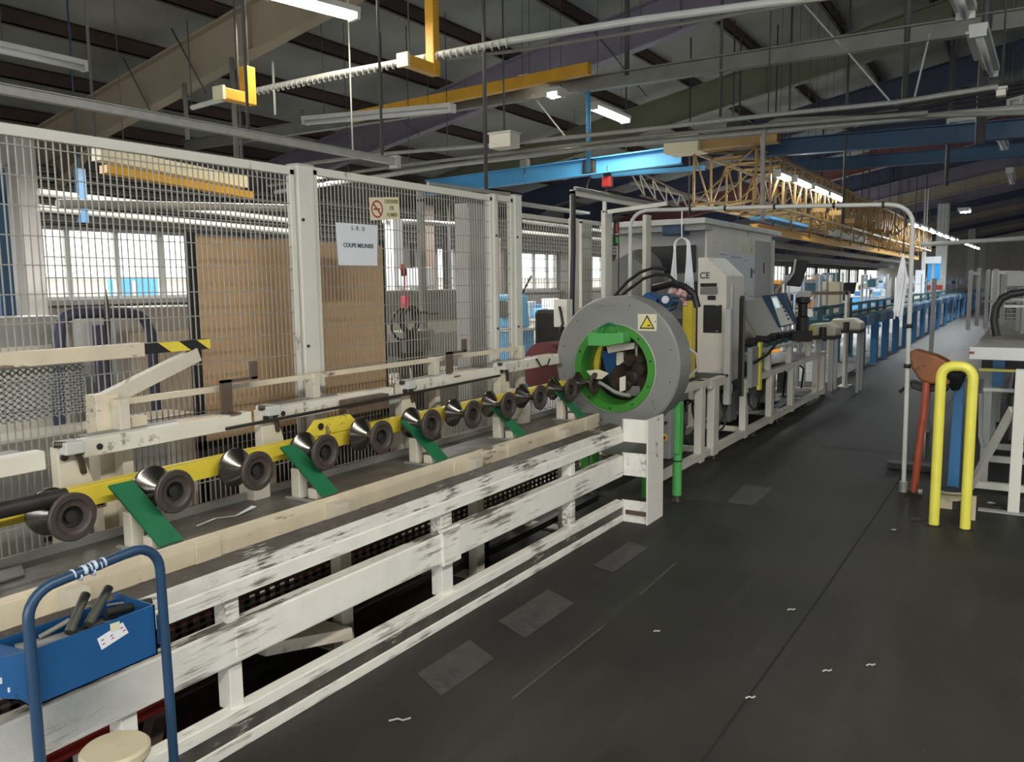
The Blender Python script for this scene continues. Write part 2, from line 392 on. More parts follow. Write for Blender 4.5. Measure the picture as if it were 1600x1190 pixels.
# columns on the left wall
for i, y in enumerate(FR[2:12]):
    y -= .26
    cb = MB(); cb.box(XL + .02, XL + .42, y - .1, y - .08, 0, EAVE); cb.box(XL + .02, XL + .42, y + .08, y + .1, 0, EAVE); cb.box(XL + .2, XL + .23, y - .08, y + .08, 0, EAVE)
    c = cb.build('steel_column', M_tan if i == 1 else M_ductgrey); c['kind'] = 'structure'
# outside the windows
o = MB().box(-60, XL - .3, -20, 110, -.4, -.1).build('yard_ground', M_extground); o['kind'] = 'structure'
b = thing('brick_building', 'pinkish brick building outside, beyond the left windows', 'building', (-30, 20, -.1))
w = MB().box(-33, -29, 2, 60, -.1, 2.0).build('facade', M_facade, b)
rf = MB().box(-33.3, -28.7, 1.7, 60.3, 2.0, 2.1).build('roof', M_lgrey, b)
for j in range(6): MB().box(-28.99, -28.9, 8 + j * 5, 10 + j * 5, 0.8, 1.6).build('window', M_mgrey, b)
p0 = atX(165, 432, -20); p1 = atX(245, 470, -20)
o = thing('container', 'bright blue container standing outside the left window', 'container', (-20.6, (p0.y + p1.y) / 2, -.1))
MB().box(-20.5, -20, p0.y + .35, p1.y + .1, -.1, p0.z).build('body', M_banner, o)
MB().box(-19.99, -19.95, (p0.y + p1.y) / 2, (p0.y + p1.y) / 2 + .08, .1, p0.z - .1).build('door_bar', M_pale, o)

# ---------------------------------------------------------------- roof
SL = 0.189; XRIDGE = 1.8
def zr(x, a): return a + SL * x if x <= XRIDGE else a + SL * XRIDGE - SL * (x - XRIDGE)
rb = MB()
for (xa, xb) in ((XL - .3, XRIDGE), (XRIDGE, XR + .3)):
    a = 6.80
    rb.prism([(xa, YB, zr(xa, a)), (xb, YB, zr(xb, a)), (xb, YB, zr(xb, a) + .08), (xa, YB, zr(xa, a) + .08)], (0, YF - YB, 0))
struct('ceiling', rb, M_roof)
for i, x in enumerate([XL + .4 + k * 1.42 for k in range(21)]):
    z = zr(x, 6.80)
    pb = MB(); pb.box(x - .035, x + .035, YB, YF, z - .20, z - .185); pb.box(x + .02, x + .035, YB, YF, z - .2, z - .01); pb.box(x - .02, x + .035, YB, YF, z - .02, z)
    o = pb.build('roof_purlin', M_purlin); o['kind'] = 'structure'
RC = {3: M_tan, 4: M_purple, 5: M_olive, 6: M_navy, 7: M_navy, 8: M_maroon}
for i, y in enumerate(FR):
    m = RC.get(i, [M_purple, M_navy, M_purple, M_tan][i % 4])
    f = MB()
    for (xa, xb) in ((XL, XRIDGE), (XRIDGE, XR)):
        for (za, zb, w) in ((6.0, 6.03, .09), (6.03, 6.57, .006), (6.57, 6.6, .09)):
            f.prism([(xa, y - w, zr(xa, za)), (xb, y - w, zr(xb, za)), (xb, y - w, zr(xb, zb)), (xa, y - w, zr(xa, zb))], (0, 2 * w, 0))
    # eave haunch and web stiffeners
    f.prism([(XL, y - .006, zr(XL, 6) - .6), (XL + 1.9, y - .006, zr(XL + 1.9, 6)), (XL, y - .006, zr(XL, 6))], (0, .012, 0))
    f.bar((XL, y, zr(XL, 6) - .6), (XL + 1.9, y, zr(XL + 1.9, 6)), .16, .02)
    for x in (-8.2, -4.4, -.6, 5): f.box(x - .006, x + .006, y - .08, y + .08, zr(x, 6.03), zr(x, 6.57))
    o = f.build('roof_rafter', m); o['kind'] = 'structure'
# ================================================================== OVERHEAD
def rod(px, py0, py1, Y, r, m, label, name='hanger_rod', top=None, cat='hanger', grp='rods hanging from the roof'):
    a = atY(px, py0, Y); b = atY(px, py1, Y)
    x = a.x; zt = top if top is not None else zr(x, 6.0) + .04
    if py0 > 0 and top is None: pass
    o = MB().tube([(x, Y, zt), (x, Y, b.z)], r, 8).build(name, m)
    return tag(o, label, cat, grp)
M_darkrod = mat('dark_grey_rod', (0.07, 0.07, 0.068), 0.5, var=0.1)
rod(755, 0, 305, 6.0, .018, M_darkrod, 'dark double hanger post left of the white junction box')
rod(980, 0, 118, 9.0, .03, M_darkrod, 'dark thick hanger post meeting the long grey roof beam')
rod(1128, 30, 182, 9.0, .018, M_darkrod, 'dark thin hanger post above the pipes, left of the hooked conduit')
rod(1420, 0, 152, 9.0, .030, M_darkrod, 'dark hanger post at the cable bundle, right of centre')
rod(1543, 0, 224, 9.0, .045, M_darkrod, 'thickest dark hanger post by the unlit lamps on the right')
rod(1322, 200, 350, 11.0, .018, M_darkrod, 'dark thin post dropping below the dark blue beam')
rod(1483, 190, 290, 14.0, .03, M_darkrod, 'dark post dropping past the dark blue beam on the right')
rod(919, 155, 268, 9.0, .03, M_lblue, 'light blue pipe hanger left of the lit tube lamp', top=3.9)
rod(468, 90, 195, 9.0, .035, M_ductgrey, 'grey hanger pipe carrying the pale batten lamp')
rod(290, 160, 218, 7.0, .03, M_ductgrey, 'brownish hanger pipe below the tan rafter')
rod(366, 168, 245, 7.0, .035, M_ductgrey, 'grey hanger pipe beside the small yellow bracket')
rod(547, 108, 248, 6.0, .008, M_pale, 'thin pale wire rod hanging in front of the mauve rafter')
rod(427, 115, 180, 6.0, .012, M_pale, 'thin pale rod with hook right of the small yellow bracket', top=3.9)

# long beams and pipes
def beamX(name, Y, x0, x1, z0, z1, h, w, m, label, cat='beam', ibeam=True):
    f = MB()
    def pr(ya, yb, za, zb):
        f.prism([(x0, ya, z0 + za), (x1, ya, z1 + za), (x1, ya, z1 + zb), (x0, ya, z0 + zb)], (0, yb - ya, 0))
    if ibeam:
        pr(Y - w / 2, Y + w / 2, -h / 2, -h / 2 + .015); pr(Y - w / 2, Y + w / 2, h / 2 - .015, h / 2); pr(Y - .006, Y + .006, -h / 2 + .015, h / 2 - .015)
    else: pr(Y - w / 2, Y + w / 2, -h / 2, h / 2)
    return tag(f.build(name, m), label, cat)
M_bluedark = mat('dark_blue_runway_beam', (0.02, 0.075, 0.15), 0.5, var=0.1, scale=2)
beamX('tie_beam', 9.0, -12.2, 3.5, 4.02, 3.93, .17, .10, M_ductgrey, 'long dusty grey tie beam crossing below the rafters')
beamX('runway_beam', 11.0, -8.6, -4.15, 3.24, 3.36, .24, .14, M_lblue, 'sky blue runway beam crossing behind the fence top')
beamX('runway_beam', 11.0, -3.3, 4.0, 3.34, 3.20, .21, .14, M_bluedark, 'dark blue runway beam crossing at upper right')
beamX('runway_beam', 16.0, -4.6, 8.0, 3.75, 3.6, .22, .14, M_bluedark, 'farther navy runway beam right of the yellow truss')
beamX('brace_beam', 8.6, -8.0, -4.35, 3.93, 4.04, .13, .09, M_orange_y, 'orange yellow brace beam behind the pale batten lamp', ibeam=False)
p0 = atY(1100, 262, 11.3); p1 = atY(925, 275, 11.3)
o = MB().bar(p1, p0, .1, .06).build('brace_beam', M_lblue); tag(o, 'lower sky blue bar just under the blue runway beam', 'beam')
# white square rail along the left, above the fence
f = MB().box(-4.02, -3.98, .4, 4.75, 2.495, 2.535); f.box(-4.03, -3.97, .4, 4.75, 2.535, 2.54)
o = thing('overhead_rail', 'long pale steel rail running above the mesh fence', 'rail', (-4, 2.5, 2.48))
f.build('rail_beam', M_galv, o)
for y in (.9, 3.4, 4.6): MB().tube([(-4, y, 2.53), (-4, y, zr(-4, 6.8))], .010, 6).build('suspension_rod', M_darkrod, o)
MB().box(-4.04, -3.96, 4.72, 4.76, 2.47, 2.56).build('end_plate', M_lgrey, o)
# busbar pipe with wound cable (Y=6)
q = [atY(x, y, 6.0) for x, y in ((300, 168), (400, 141), (520, 116), (640, 94), (800, 63), (1000, 31), (1200, 5), (1420, -22))]
o = thing('conduit_run', 'pale conduit pipe wound with cable, crossing between the yellow brackets', 'conduit', q[3])
MB().tube(q, .028, 10).build('pipe', M_pale, o)
hx = MB(); 
L0, L1 = q[1], q[4]
pts = []
for k in range(260):
    t = k / 259; c = L0.lerp(L1, t); a = k * 1.05
    pts.append(c + Vector((0, math.sin(a) * .036, math.cos(a) * .036 - .012)))
hx.tube(pts, .007, 5).build('wound_cable', M_pale, o)
for t in (q[0], q[3], q[5]): MB().tube([t, (t.x, 6.0, zr(t.x, 6.0) + .03)], .007, 6).build('suspension_rod', M_darkrod, o)
# pipes at Y=8
for i, (pts_, r, m, lb) in enumerate([
    (((400, 268), (483, 255), (600, 240), (800, 224), (1000, 203), (1200, 180), (1400, 160), (1560, 135)), .022, M_galv, 'upper galvanised pipe of the three crossing below the lit lamp'),
    (((420, 290), (560, 268), (640, 257), (800, 238), (1000, 214), (1200, 196), (1450, 176)), .020, M_ductgrey, 'middle grey pipe of the three crossing below the lit lamp'),
    (((430, 300), (600, 274), (700, 258), (800, 246), (935, 229), (1200, 205), (1600, 168)), .030, M_galv, 'lowest galvanised pipe of the three crossing below the lit lamp')]):
    q = [atY(x, y, 8.0 + .12 * i) for x, y in pts_]
    o = thing('overhead_pipe', lb, 'pipe', q[3], 'pipes crossing over the aisle')
    MB().tube(q, r, 10).build('pipe', m, o)
    MB().tube([q[2], (q[2].x, q[2].y, zr(q[2].x, 6.0) + .03)], .006, 6).build('suspension_rod', M_darkrod, o)
    MB().tube([q[5], (q[5].x, q[5].y, zr(q[5].x, 6.0) + .03)], .006, 6).build('suspension_rod', M_darkrod, o)
# black cable bundle sagging at upper right
M_cable = mat('black_cable', (0.03, 0.03, 0.028), 0.5, var=0.15)
for i, (dy, lb) in enumerate([(0, 'topmost'), (6, 'second'), (11, 'third'), (17, 'lowest')]):
    q = [atY(x, y + dy, 8.6 + .05 * i) for x, y in ((1196, 180), (1260, 177 - i), (1330, 172), (1400, 160 + i * 2), (1470, 150), (1540, 136 + i * 3), (1600, 128))]
    tag(MB().tube(q, .014, 7).build('hanging_cable', M_cable), lb + ' black cable of the bundle sagging at upper right', 'cable', 'black cable bundle at upper right')
# long pipe at very top (right part) and second thin
q = [atY(x, y, 7.4) for x, y in ((700, 92), (800, 80), (980, 52), (1200, 14), (1300, -4))]
tag(MB().tube(q, .018, 8).build('overhead_pipe', M_ductgrey), 'thin grey pipe just under the cable wound conduit', 'pipe')
# bent conduit dropping at x=1190
q = [atY(x, y, 8.2) for x, y in ((1600, 176), (1400, 182), (1250, 186), (1212, 188), (1196, 196), (1192, 215), (1192, 345))]
tag(MB().tube(q, .022, 8).build('bent_conduit', M_ductgrey), 'bent conduit dropping down in front of the yellow truss', 'conduit')
# diagonal rods under rafters
for i, (a, b, Y, lb) in enumerate([((157, 20), (238, 180), 7.0, 'thin black brace rod crossing the tan rafter, left one'),
                               ((268, 45), (322, 146), 7.0, 'thin black brace rod crossing the tan rafter, right one'),
                               ((832, 148), (885, 216), 9.0, 'pale brace rod dropping from the grey tie beam to the galvanised pipes'),
                               ((1256, 6), (1314, 72), 9.0, 'pale brace rod reaching down to the tie beam near the top right'),
                               ((1318, 74), (1394, 162), 9.0, 'long pale brace rod dropping to the cable bundle'),
                               ((1453, 52), (1428, 156), 9.0, 'short steep pale rod above the cable bundle'),
                               ((478, 70), (655, 210), 11.5, 'thin dark brace rod crossing the mauve rafter, left one'),
                               ((905, 20), (1010, 150), 11.5, 'thin dark brace rod crossing the mauve rafter, right one')]):
    pa, pb = atY(*a, Y), atY(*b, Y)
    tag(MB().tube([pa, pb], .010, 6).build('brace_rod', M_darkrod if i in (0, 1, 6, 7) else M_pale), lb, 'rod', 'brace rods under the roof')
# yellow L brackets
def ybracket(px0, px1, ytop, ybot, pxe, pye, Y, lb, name='hanging_bracket'):
    a = atY(px0, ybot, Y); b = atY(px1, ybot, Y); w = abs(b.x - a.x) * .72; xc = (a.x + b.x) / 2
    zt = atY(px0, ytop, Y).z; 
    if ytop <= 0: zt = zr(xc, 6.0) + .02
    zb = a.z
    o = thing(name, lb, 'bracket', (xc, Y, zb))
    MB().box(xc - w / 2, xc + w / 2, Y - w / 2, Y + w / 2, zb, zt).build('post', M_orange_y, o, bevel=.008)
    e = atX(pxe, pye, xc)
    h = .095
    MB().box(xc - w / 2, xc + w / 2, e.y, Y - w / 2, zb, zb + h).build('arm', M_orange_y, o, bevel=.008)
    label_part(MB().box(xc - w / 2 - .015, xc + w / 2 + .015, e.y - .03, e.y, zb - .01, zb + h + .01).build('end_cap', M_signcream, o), 'pale end cap')
    return o
ybracket(668, 686, 0, 120, 632, 98, 6.0, 'large orange yellow hanging bracket at top centre')
o = ybracket(380, 397, 106, 166, 345, 152, 5.0, 'small orange yellow hanging bracket in front of the tan rafter')
MB().tube([ORG[o.name] + Vector((0, 0, .3)), Vector((ORG[o.name].x, 5.0, zr(ORG[o.name].x, 6.8)))], .02, 8).build('suspension_rod', M_darkrod, o)

# fluorescent lamps
def fixture(p, q, w, label, on=None, grp='fluorescent lamps under the roof', rods=True, tubes=1):
    p = Vector(p); q = Vector(q); d = (q - p).normalized(); mid = (p + q) / 2
    o = thing('fluorescent_lamp', label, 'lamp', mid, grp)
    hs = MB().bar(p + Vector((0, 0, .05)), q + Vector((0, 0, .05)), w, .05).build('housing', M_pale, o)
    s = d.cross(Vector((0, 0, 1))).normalized()
    for k in range(tubes):
        off = s * ((k - (tubes - 1) / 2) * w * .5)
        MB().tube([p + d * .04 + off, q - d * .04 + off], .019 if tubes > 1 else min(.03, w * .3), 10).build('tube', on or M_tubeoff, o)
    for e in (p, q): MB().bar(e + d * (-.0 if e is q else .0), e + d * (.035 if e is p else -.035), w * .9, .05).build('lamp_holder', M_pale, hs)
    if rods:
        for t in (.15, .85):
            c = p.lerp(q, t); MB().tube([c + Vector((0, 0, .07)), (c.x, c.y, zr(c.x, 6.8) - .01)], .004, 5).build('suspension_rod', M_darkrod, o)
    return o
a = atZ(420, -8, 4.0); b = atZ(556, 28, 4.0)
fixture(a, b, .16, 'brightly lit fluorescent lamp at the top left', M_tubeon, tubes=2)
l1 = lamp_area('near_tube_light', (a + b) / 2 - Vector((0, 0, .06)), 1.2, .12, 36, (1, .9, .72)); 
a = atZ(925, 168, 3.9); b = atZ(978, 190, 3.9)
fixture(a, b, .16, 'lit fluorescent lamp hanging above the galvanised pipes', M_tubeon, tubes=2)
lamp_area('mid_tube_light', (a + b) / 2 - Vector((0, 0, .06)), .12, 1.2, 45, (1, .93, .8))
a = atY(868, 149, 8.7); fixture(a - Vector((.10, 0, 0)), a + Vector((.10, 0, 0)), .20, 'second small lit lamp end left of the hanging lamp', M_tubeon)
a = atY(822, 128, 8.7); fixture(a - Vector((.07, 0, 0)), a + Vector((.07, 0, 0)), .14, 'smallest lit lamp end in front of the grey tie beam', M_tubeon)
a = atZ(-20, 74, 3.9); b = atZ(135, 108, 3.9); fixture(a, b, .12, 'unlit fluorescent lamp at the left edge')
a = atY(476, 192, 7.8); b = atY(708, 172, 7.8); fixture(a, b, .12, 'long unlit pale batten lamp under the orange yellow brace')
ROW = [(-2.87, 11.1, 11.7), (-2.83, 11.85, 12.75), (-2.82, 12.9, 13.9), (-2.81, 14.0, 15.2)]
names = ['nearest', 'second', 'third', 'fourth']
for (x, y0, y1), nme in zip(ROW, names):
    fixture((x, y0, 3.0), (x, y1, 3.0), .10, nme + ' short lit lamp above the yellow truss', M_tubefar, 'lit lamps above the yellow truss')
ords = ['first', 'second', 'third', 'fourth', 'fifth', 'sixth', 'seventh', 'eighth', 'ninth', 'tenth', 'eleventh', 'twelfth']
proto = None
for k in range(12):
    y = 22.2 + k * 1.75; x = -2.55 + k * .048
    lb = ords[k] + ' lamp of the long lit row above the blue conveyor, counted from the truss'
    if proto is None:
        proto = fixture((x, y, 3.0), (x, y + 1.6, 3.0), .12, lb, M_tubefar, 'long lit lamp row over the blue conveyor')
    else:
        s = dup(proto, (x, y + .8, 3.0), lb)
lamp_area('far_row_light', (-2.3, 32, 2.9), .2, 20, 260, (.93, .97, 1))
for (a_, b_, w, z, lb) in [((1493, -14), (1509, 26), .13, 3.4, 'unlit lamp at the top edge, right of centre'),
                  ((1528, 52), (1549, 117), .13, 3.5, 'widest unlit lamp with its casing hanging open at upper right'),
                  ((1562, 217), (1569, 232), .12, 3.5, 'unlit lamp small in the distance at the right edge, nearer one'),
                  ((1577, 268), (1581, 286), .12, 3.5, 'unlit lamp small in the distance at the right edge, farther one'),
                  ((1480, 196), (1532, 190), .14, 3.6, 'pale bright reflector lamp above the dark blue beam'),
                  ((1575, 163), (1600, 159), .10, 3.4, 'pale batten lamp cut off by the right edge')]:
    fixture(atZ(*a_, z), atZ(*b_, z), w, lb)
a = atZ(1520, 50, 3.52); b = atZ(1532, 92, 3.5)
tag(MB().bar(a, b, .10, .02).build('lamp_reflector', M_pale), 'loose pale reflector plate beside the widest unlit lamp', 'reflector')
a = atY(1507, 330, 26); fixture(a - Vector((0, .4, 0)), a + Vector((0, .4, 0)), .3, 'single lit lamp glowing in the dark right distance', M_tubefar)
# white junction boxes
def jbox(px0, py0, px1, py1, Y, d, lb, m=M_white, top=True):
    a = atY(px0, py1, Y); b = atY(px1, py0, Y)
    o = thing('junction_box', lb, 'box', ((a.x + b.x) / 2, Y, a.z))
    MB().box(a.x, b.x, Y, Y + d, a.z, b.z).build('body', m, o, bevel=.006)
    MB().box(a.x - .01, b.x + .01, Y - .01, Y + d + .01, b.z, b.z + .02).build('lid', M_pale, o)
    x = (a.x + b.x) / 2
    MB().tube([(x, Y + d / 2, b.z + .02), (x, Y + d / 2, zr(x, 6.0) + .03)], .010, 6).build('suspension_rod', M_darkrod, o)
    return o
jbox(764, 206, 797, 232, 7.6, .2, 'white junction box sitting on the galvanised pipes')
jbox(1556, 138, 1572, 150, 8.0, .1, 'small white junction box at the far upper right')
# small pulley and hoist near blue beam
def hoist(px, py, Y, s, m, lb):
    c = atY(px, py, Y)
    o = thing('hoist_trolley', lb, 'hoist', c)
    MB().box(c.x - s, c.x + s, Y - s * .6, Y + s * .6, c.z - s, c.z + s).build('body', m, o, bevel=s * .2)
    MB().lathe([(-s * .8, s * .5), (s * .8, s * .5)], c + Vector((0, 0, s * 1.3)), (0, 1, 0), 14).build('wheel', M_dark, o)
    MB().tube([c - Vector((0, 0, s)), c - Vector((s * .6, 0, s * 3)), c - Vector((-s * .2, 0, s * 4))], .008, 6).build('cable', M_cable, o)
    MB().tube([c + Vector((0, 0, s)), (c.x, c.y, 3.32)], .012, 6).build('stem', M_darkrod, o)
hoist(820, 256, 11.0, .075, M_mgrey, 'grey hoist trolley in front of the sky blue beam')
hoist(922, 262, 11.0, .10, M_dark, 'dark hoist trolley at the end of the sky blue beam')
hoist(949, 284, 11.0, .075, M_red, 'small red hoist block hanging below the blue beam')

# yellow lattice truss (a gantry running away above the machines)
def truss(x0, x1, y0, y1, z0, z1, n, lb, m, r=.019):
    o = thing('lattice_truss', lb, 'truss', ((x0 + x1) / 2, y0, z0))
    for x in (x0, x1):
        for z in (z0, z1): MB().box(x - r, x + r, y0, y1, z - r, z + r).build('chord', m, o)
    L_ = (y1 - y0) / n
    for k in range(n + 1):
        y = y0 + L_ * k
        f = MB()
        f.box(x0, x1, y - r * .7, y + r * .7, z1 - r * .7, z1 + r * .7); f.box(x0, x1, y - r * .7, y + r * .7, z0 - r * .7, z0 + r * .7)
        for x in (x0, x1): f.box(x - r * .7, x + r * .7, y - r * .7, y + r * .7, z0, z1)
        f.build('cross_frame', m, o)
        if k < n:
            g = MB()
            for x in (x0, x1):
                a_, b_ = ((x, y, z0), (x, y + L_, z1)) if k % 2 else ((x, y, z1), (x, y + L_, z0))
                g.bar(a_, b_, r * 1.1, r * 1.1)
            g.bar((x0, y, z1), (x1, y + L_, z1), r, r); g.bar((x0, y, z0), (x1, y, z1), r * .8, r * .8)
            g.bar((x1, y, z0), (x0, y + L_, z0), r, r)
            g.build('diagonal', m, o)
    return o
M_gold = mat('dirty_gold_steel', (0.30, 0.195, 0.07), 0.38, metal=0.35, var=0.2, scale=5)
t = truss(-3.75, -2.95, 10.4, 32.0, 2.62, 3.28, 32, 'long dirty gold lattice truss running away above the machines', M_gold)
MB().box(-4.0, -2.65, 10.2, 10.4, 3.28, 3.42).build('end_beam', M_gold, t, bevel=.01)
MB().box(-4.05, -3.6, 10.1, 10.5, 3.26, 3.46).build('end_plate', M_signcream, t)
MB().box(-3.3, -3.1, 10.3, 10.9, 3.30, 3.62).build('gear_motor', M_dark, t)
for y in (12, 18, 24, 30):
    for x in (-3.75, -2.95): MB().tube([(x, y, 3.28), (x, y, zr(x, 6.0) + .03)], .012, 6).build('suspension_rod', M_darkrod, t)
M_goldd = mat('brown_gold_hook', (0.30, 0.17, 0.05), 0.4, metal=0.3, var=0.3, scale=8)
hk = None
for k in range(26):
    y = 13.0 + k * .62; x = -2.95 + (.10 if k % 2 else -.06); lb = None
    if hk is None:
        hk = thing('hanging_carrier', 'x', 'hook', (x, y, 3.2), 'gold carriers hanging under the truss'); 
        MB().tube([(x, y, 3.2), (x, y, 2.75), (x + .05, y + .04, 2.62), (x, y + .08, 2.52), (x - .07, y + .04, 2.58)], .016, 6).build('hook', M_goldd, hk)
        MB().box(x - .10, x + .10, y - .03, y + .03, 2.72, 2.80).build('yoke', M_goldd, hk)
        MB().tube([(x - .12, y, 2.76), (x - .12, y, 2.38)], .014, 6).build('hanger_bar', M_goldd, hk)
        hk['label'] = 'gold carrier hook hanging in the row under the lattice truss'
    else:
        r = dup(hk, (x, y, 3.2 - .03 * (k % 3))); r['label'] = 'gold carrier hook hanging in the row under the lattice truss'
LABELS.add('gold carrier hook hanging in the row under the lattice truss')
# lower horizontal tracks beneath the truss
for (x, y0, y1, z, h, m, lb) in [(-3.35, 11.8, 32, 2.32, .10, M_orange_y, 'orange yellow track beam running away below the truss'),
                                 (-3.9, 11.8, 34, 2.22, .08, M_dark, 'dark track beam left of the orange yellow track'),
                                 (-4.4, 11.0, 34, 2.05, .12, M_dark, 'lowest dark track beam above the far windows')]:
    o = thing('track_beam', lb, 'beam', (x, y0, z))
    MB().box(x - .04, x + .04, y0, y1, z, z + h).build('beam', m, o)
    MB().box(x - .07, x + .07, y0, y1, z + h, z + h + .012).build('flange', m, o)
    for y in (y0 + 1, y0 + 7, y0 + 13, y0 + 19): MB().tube([(x, y, z + h), (x, y, zr(x, 6.0) + .03)], .012, 6).build('suspension_rod', M_darkrod, o)
tag(MB().box(-3.45, -3.15, 11.9, 14.5, 2.50, 2.54).build('ceiling_sheet', M_lblue), 'thin sky blue panel between the truss and the orange track', 'panel')
tag(MB().box(-3.25, -3.05, 16.0, 19.5, 2.46, 2.56).build('ceiling_sheet', M_pale), 'white panel lying on the orange yellow track', 'panel')
# thin fence-side pipes behind mesh at upper left
q = [atX(x, y, -6.0) for x, y in ((150, 240), (250, 262), (380, 285))]
o = thing('track_beam', 'orange and cream track beam seen through the fence at upper left', 'beam', q[0])
MB().bar(q[0], q[2], .12, .10).build('beam', M_signcream, o); MB().bar(q[0] + Vector((.08, 0, -.12)), q[2] + Vector((.08, 0, -.12)), .1, .06).build('flange', M_orange_y, o)
for c in (q[0], q[2]): MB().tube([c + Vector((0, 0, .05)), (c.x, c.y, zr(c.x, 6.0) + .03)], .012, 6).build('suspension_rod', M_darkrod, o)
for i, (pts_, X, lb) in enumerate([(((60, 300), (455, 345)), -9, 'upper'), (((60, 325), (455, 362)), -9, 'middle'), (((90, 318), (455, 325)), -7, 'thin pale'),
                               (((600, 345), (740, 352)), -8, 'farther pale'), (((815, 345), (950, 362)), -9, 'far grey'), (((815, 362), (950, 375)), -9, 'far lower grey')]):
    q = [atX(x, y, X) for x, y in pts_]
    tag(MB().tube(q, .04, 8).build('wall_pipe', M_ductgrey), lb + ' horizontal pipe above the left windows', 'pipe', 'pipes along the left wall')
# small brown lattice brace left of the gold truss
o = thing('lattice_brace', 'thin brown lattice brace reaching from the gold truss to the left', 'truss', atY(1030, 290, 12))
A0, A1 = atY(978, 258, 12), atY(1085, 312, 12); B0, B1 = atY(1000, 305, 12), atY(1085, 330, 12)
MB().bar(A0, A1, .03, .03).build('upper_chord', M_brown, o); MB().bar(B0, B1, .03, .03).build('lower_chord', M_brown, o)
for k in range(5):
    MB().bar(A0.lerp(A1, k / 5), B0.lerp(B1, (k + .5) / 5), .018, .018).build('lattice_bar', M_ductgrey, o); MB().bar(B0.lerp(B1, (k + .5) / 5), A0.lerp(A1, (k + 1) / 5), .018, .018).build('lattice_bar', M_ductgrey, o)
MB().tube([A0, (A0.x, 12, zr(A0.x, 6.0) + .03)], .012, 6).build('suspension_rod', M_darkrod, o)

for (x, y0, y1, z, lb) in ((-8.2, -2, 16, 3.10, 'long added housing of the fill strip above the left windows'), (-7.5, 17, 43, 3.80, 'long added housing of the fill strip above the far benches')):  # invented housings over the two added fill strips
    o = thing('added_fill_trough', lb, 'lamp', (x, y0, z))
    MB().box(x - .11, x + .11, y0, y1, z + .01, z + .06).build('housing', M_ductgrey, o)
    for k in range(6): MB().tube([(x, y0 + .5 + k * (y1 - y0 - 1) / 5, z + .06), (x, y0 + .5 + k * (y1 - y0 - 1) / 5, zr(x, 6.8) - .01)], .005, 5).build('suspension_rod', M_darkrod, o)
# ================================================================== WHITE GUARD BARRIER
GX = -2.25; GY0, GY1 = -.4, 4.94
g = thing('guard_barrier', 'low chipped white three-rail guard barrier along the dark aisle', 'barrier', (GX, 2.3, 0))
# bottom rail is a channel lying on its side
f = MB(); f.prism([(GX, GY0, 0), (GX, GY0, .045), (GX - .03, GY0, .05), (GX - .03, GY0, .095), (GX, GY0, .10), (GX, GY0, .145), (GX - .05, GY0, .15), (GX - .05, GY0, 0)], (0, GY1 - GY0, 0))
f.build('bottom_rail', M_guard, g, bevel=.004)
f = MB().box(GX - .031, GX - .004, GY0, GY1 - .02, .0475, .0975); label_part(f.build('rail_groove', M_guardtop, g), 'dark speckled filling of the groove between white lips')  # dark box filling the groove nearly flush
MB().box(GX - .045, GX, GY0, GY1, .312, .456).build('middle_rail', M_guard, g, bevel=.008)
f = MB().prism([(GX - .004, GY0, .4585), (GX - .045, GY0, .463), (GX - .045, GY0, .458)], (0, GY1 - GY0 - .01, 0)); label_part(f.build('middle_rail_top', M_guardtop2, g), 'half worn dark and white top')
MB().prism([(GX, GY0, .548), (GX, GY0, .600), (GX - .004, GY0, .606), (GX - .020, GY0, .655), (GX - .092, GY0, .664), (GX - .092, GY0, .60), (GX - .03, GY0, .585), (GX - .03, GY0, .548)], (0, GY1 - GY0, 0)).build('top_rail', M_guard, g)
f = MB().prism([(GX - .003, GY0, .607), (GX - .0185, GY0, .656), (GX - .024, GY0, .654), (GX - .008, GY0, .605)], (0, GY1 - GY0 - .01, 0)); label_part(f.build('top_rail_slope', M_guardtop3, g), 'sloped white face with dark scuffs')
f = MB().prism([(GX - .0185, GY0, .6565), (GX - .095, GY0, .672), (GX - .095, GY0, .664), (GX - .0185, GY0, .650)], (0, GY1 - GY0 - .01, 0)); label_part(f.build('top_rail_cover', M_guardtop, g), 'dark scuffed steel top with white specks')
for y in (.35, 1.36, 1.76, 2.99, 4.26):
    w = .055 if y != 2.99 else .085
    MB().box(GX - .085, GX - .02, y - w / 2, y + w / 2, .14, .56).build('post', M_guard, g, bevel=.003)
    if y == 2.99: MB().box(GX - .02, GX + .012, y - .07, y + .07, .30, .475).build('splice_plate', M_guard, g, bevel=.004)
    if y == 1.76: MB().box(GX - .02, GX + .003, y - .01, y + .085, .335, .44).build('splice_plate', M_guard, g, bevel=.003)
# end return and end plate
for z0, z1 in ((0, .15), (.32, .475), (.55, .705)):
    MB().prism([(GX, GY1, z0), (GX - .02, GY1 + .02, z0), (-2.075, GY1 + .03, z0), (-2.075, GY1 + .01, z0)], (0, 0, z1 - z0)).build('end_return', M_guard, g, bevel=.003)
label_part(MB().box(GX + .02, -2.08, GY1 - .004, GY1 + .012, .055, .085).build('return_groove', M_rust, g), 'rusty dark groove')
f = MB()
for z0, z1 in ((0, .118), (.120, .238), (.240, .352), (.354, .476), (.478, .592), (.594, .715)): f.box(-2.075, -2.068, GY1 - .01, 5.20, z0, z1)
f.box(-2.080, -2.074, GY1 - .005, 5.195, 0, .714)
f.build('end_plate', mat('clean_white_tape', (.80, .78, .70), .5, var=.04, scale=6, wear=(.3, .27, .22), wamt=.12, wscale=(9, 9, 9)), g)
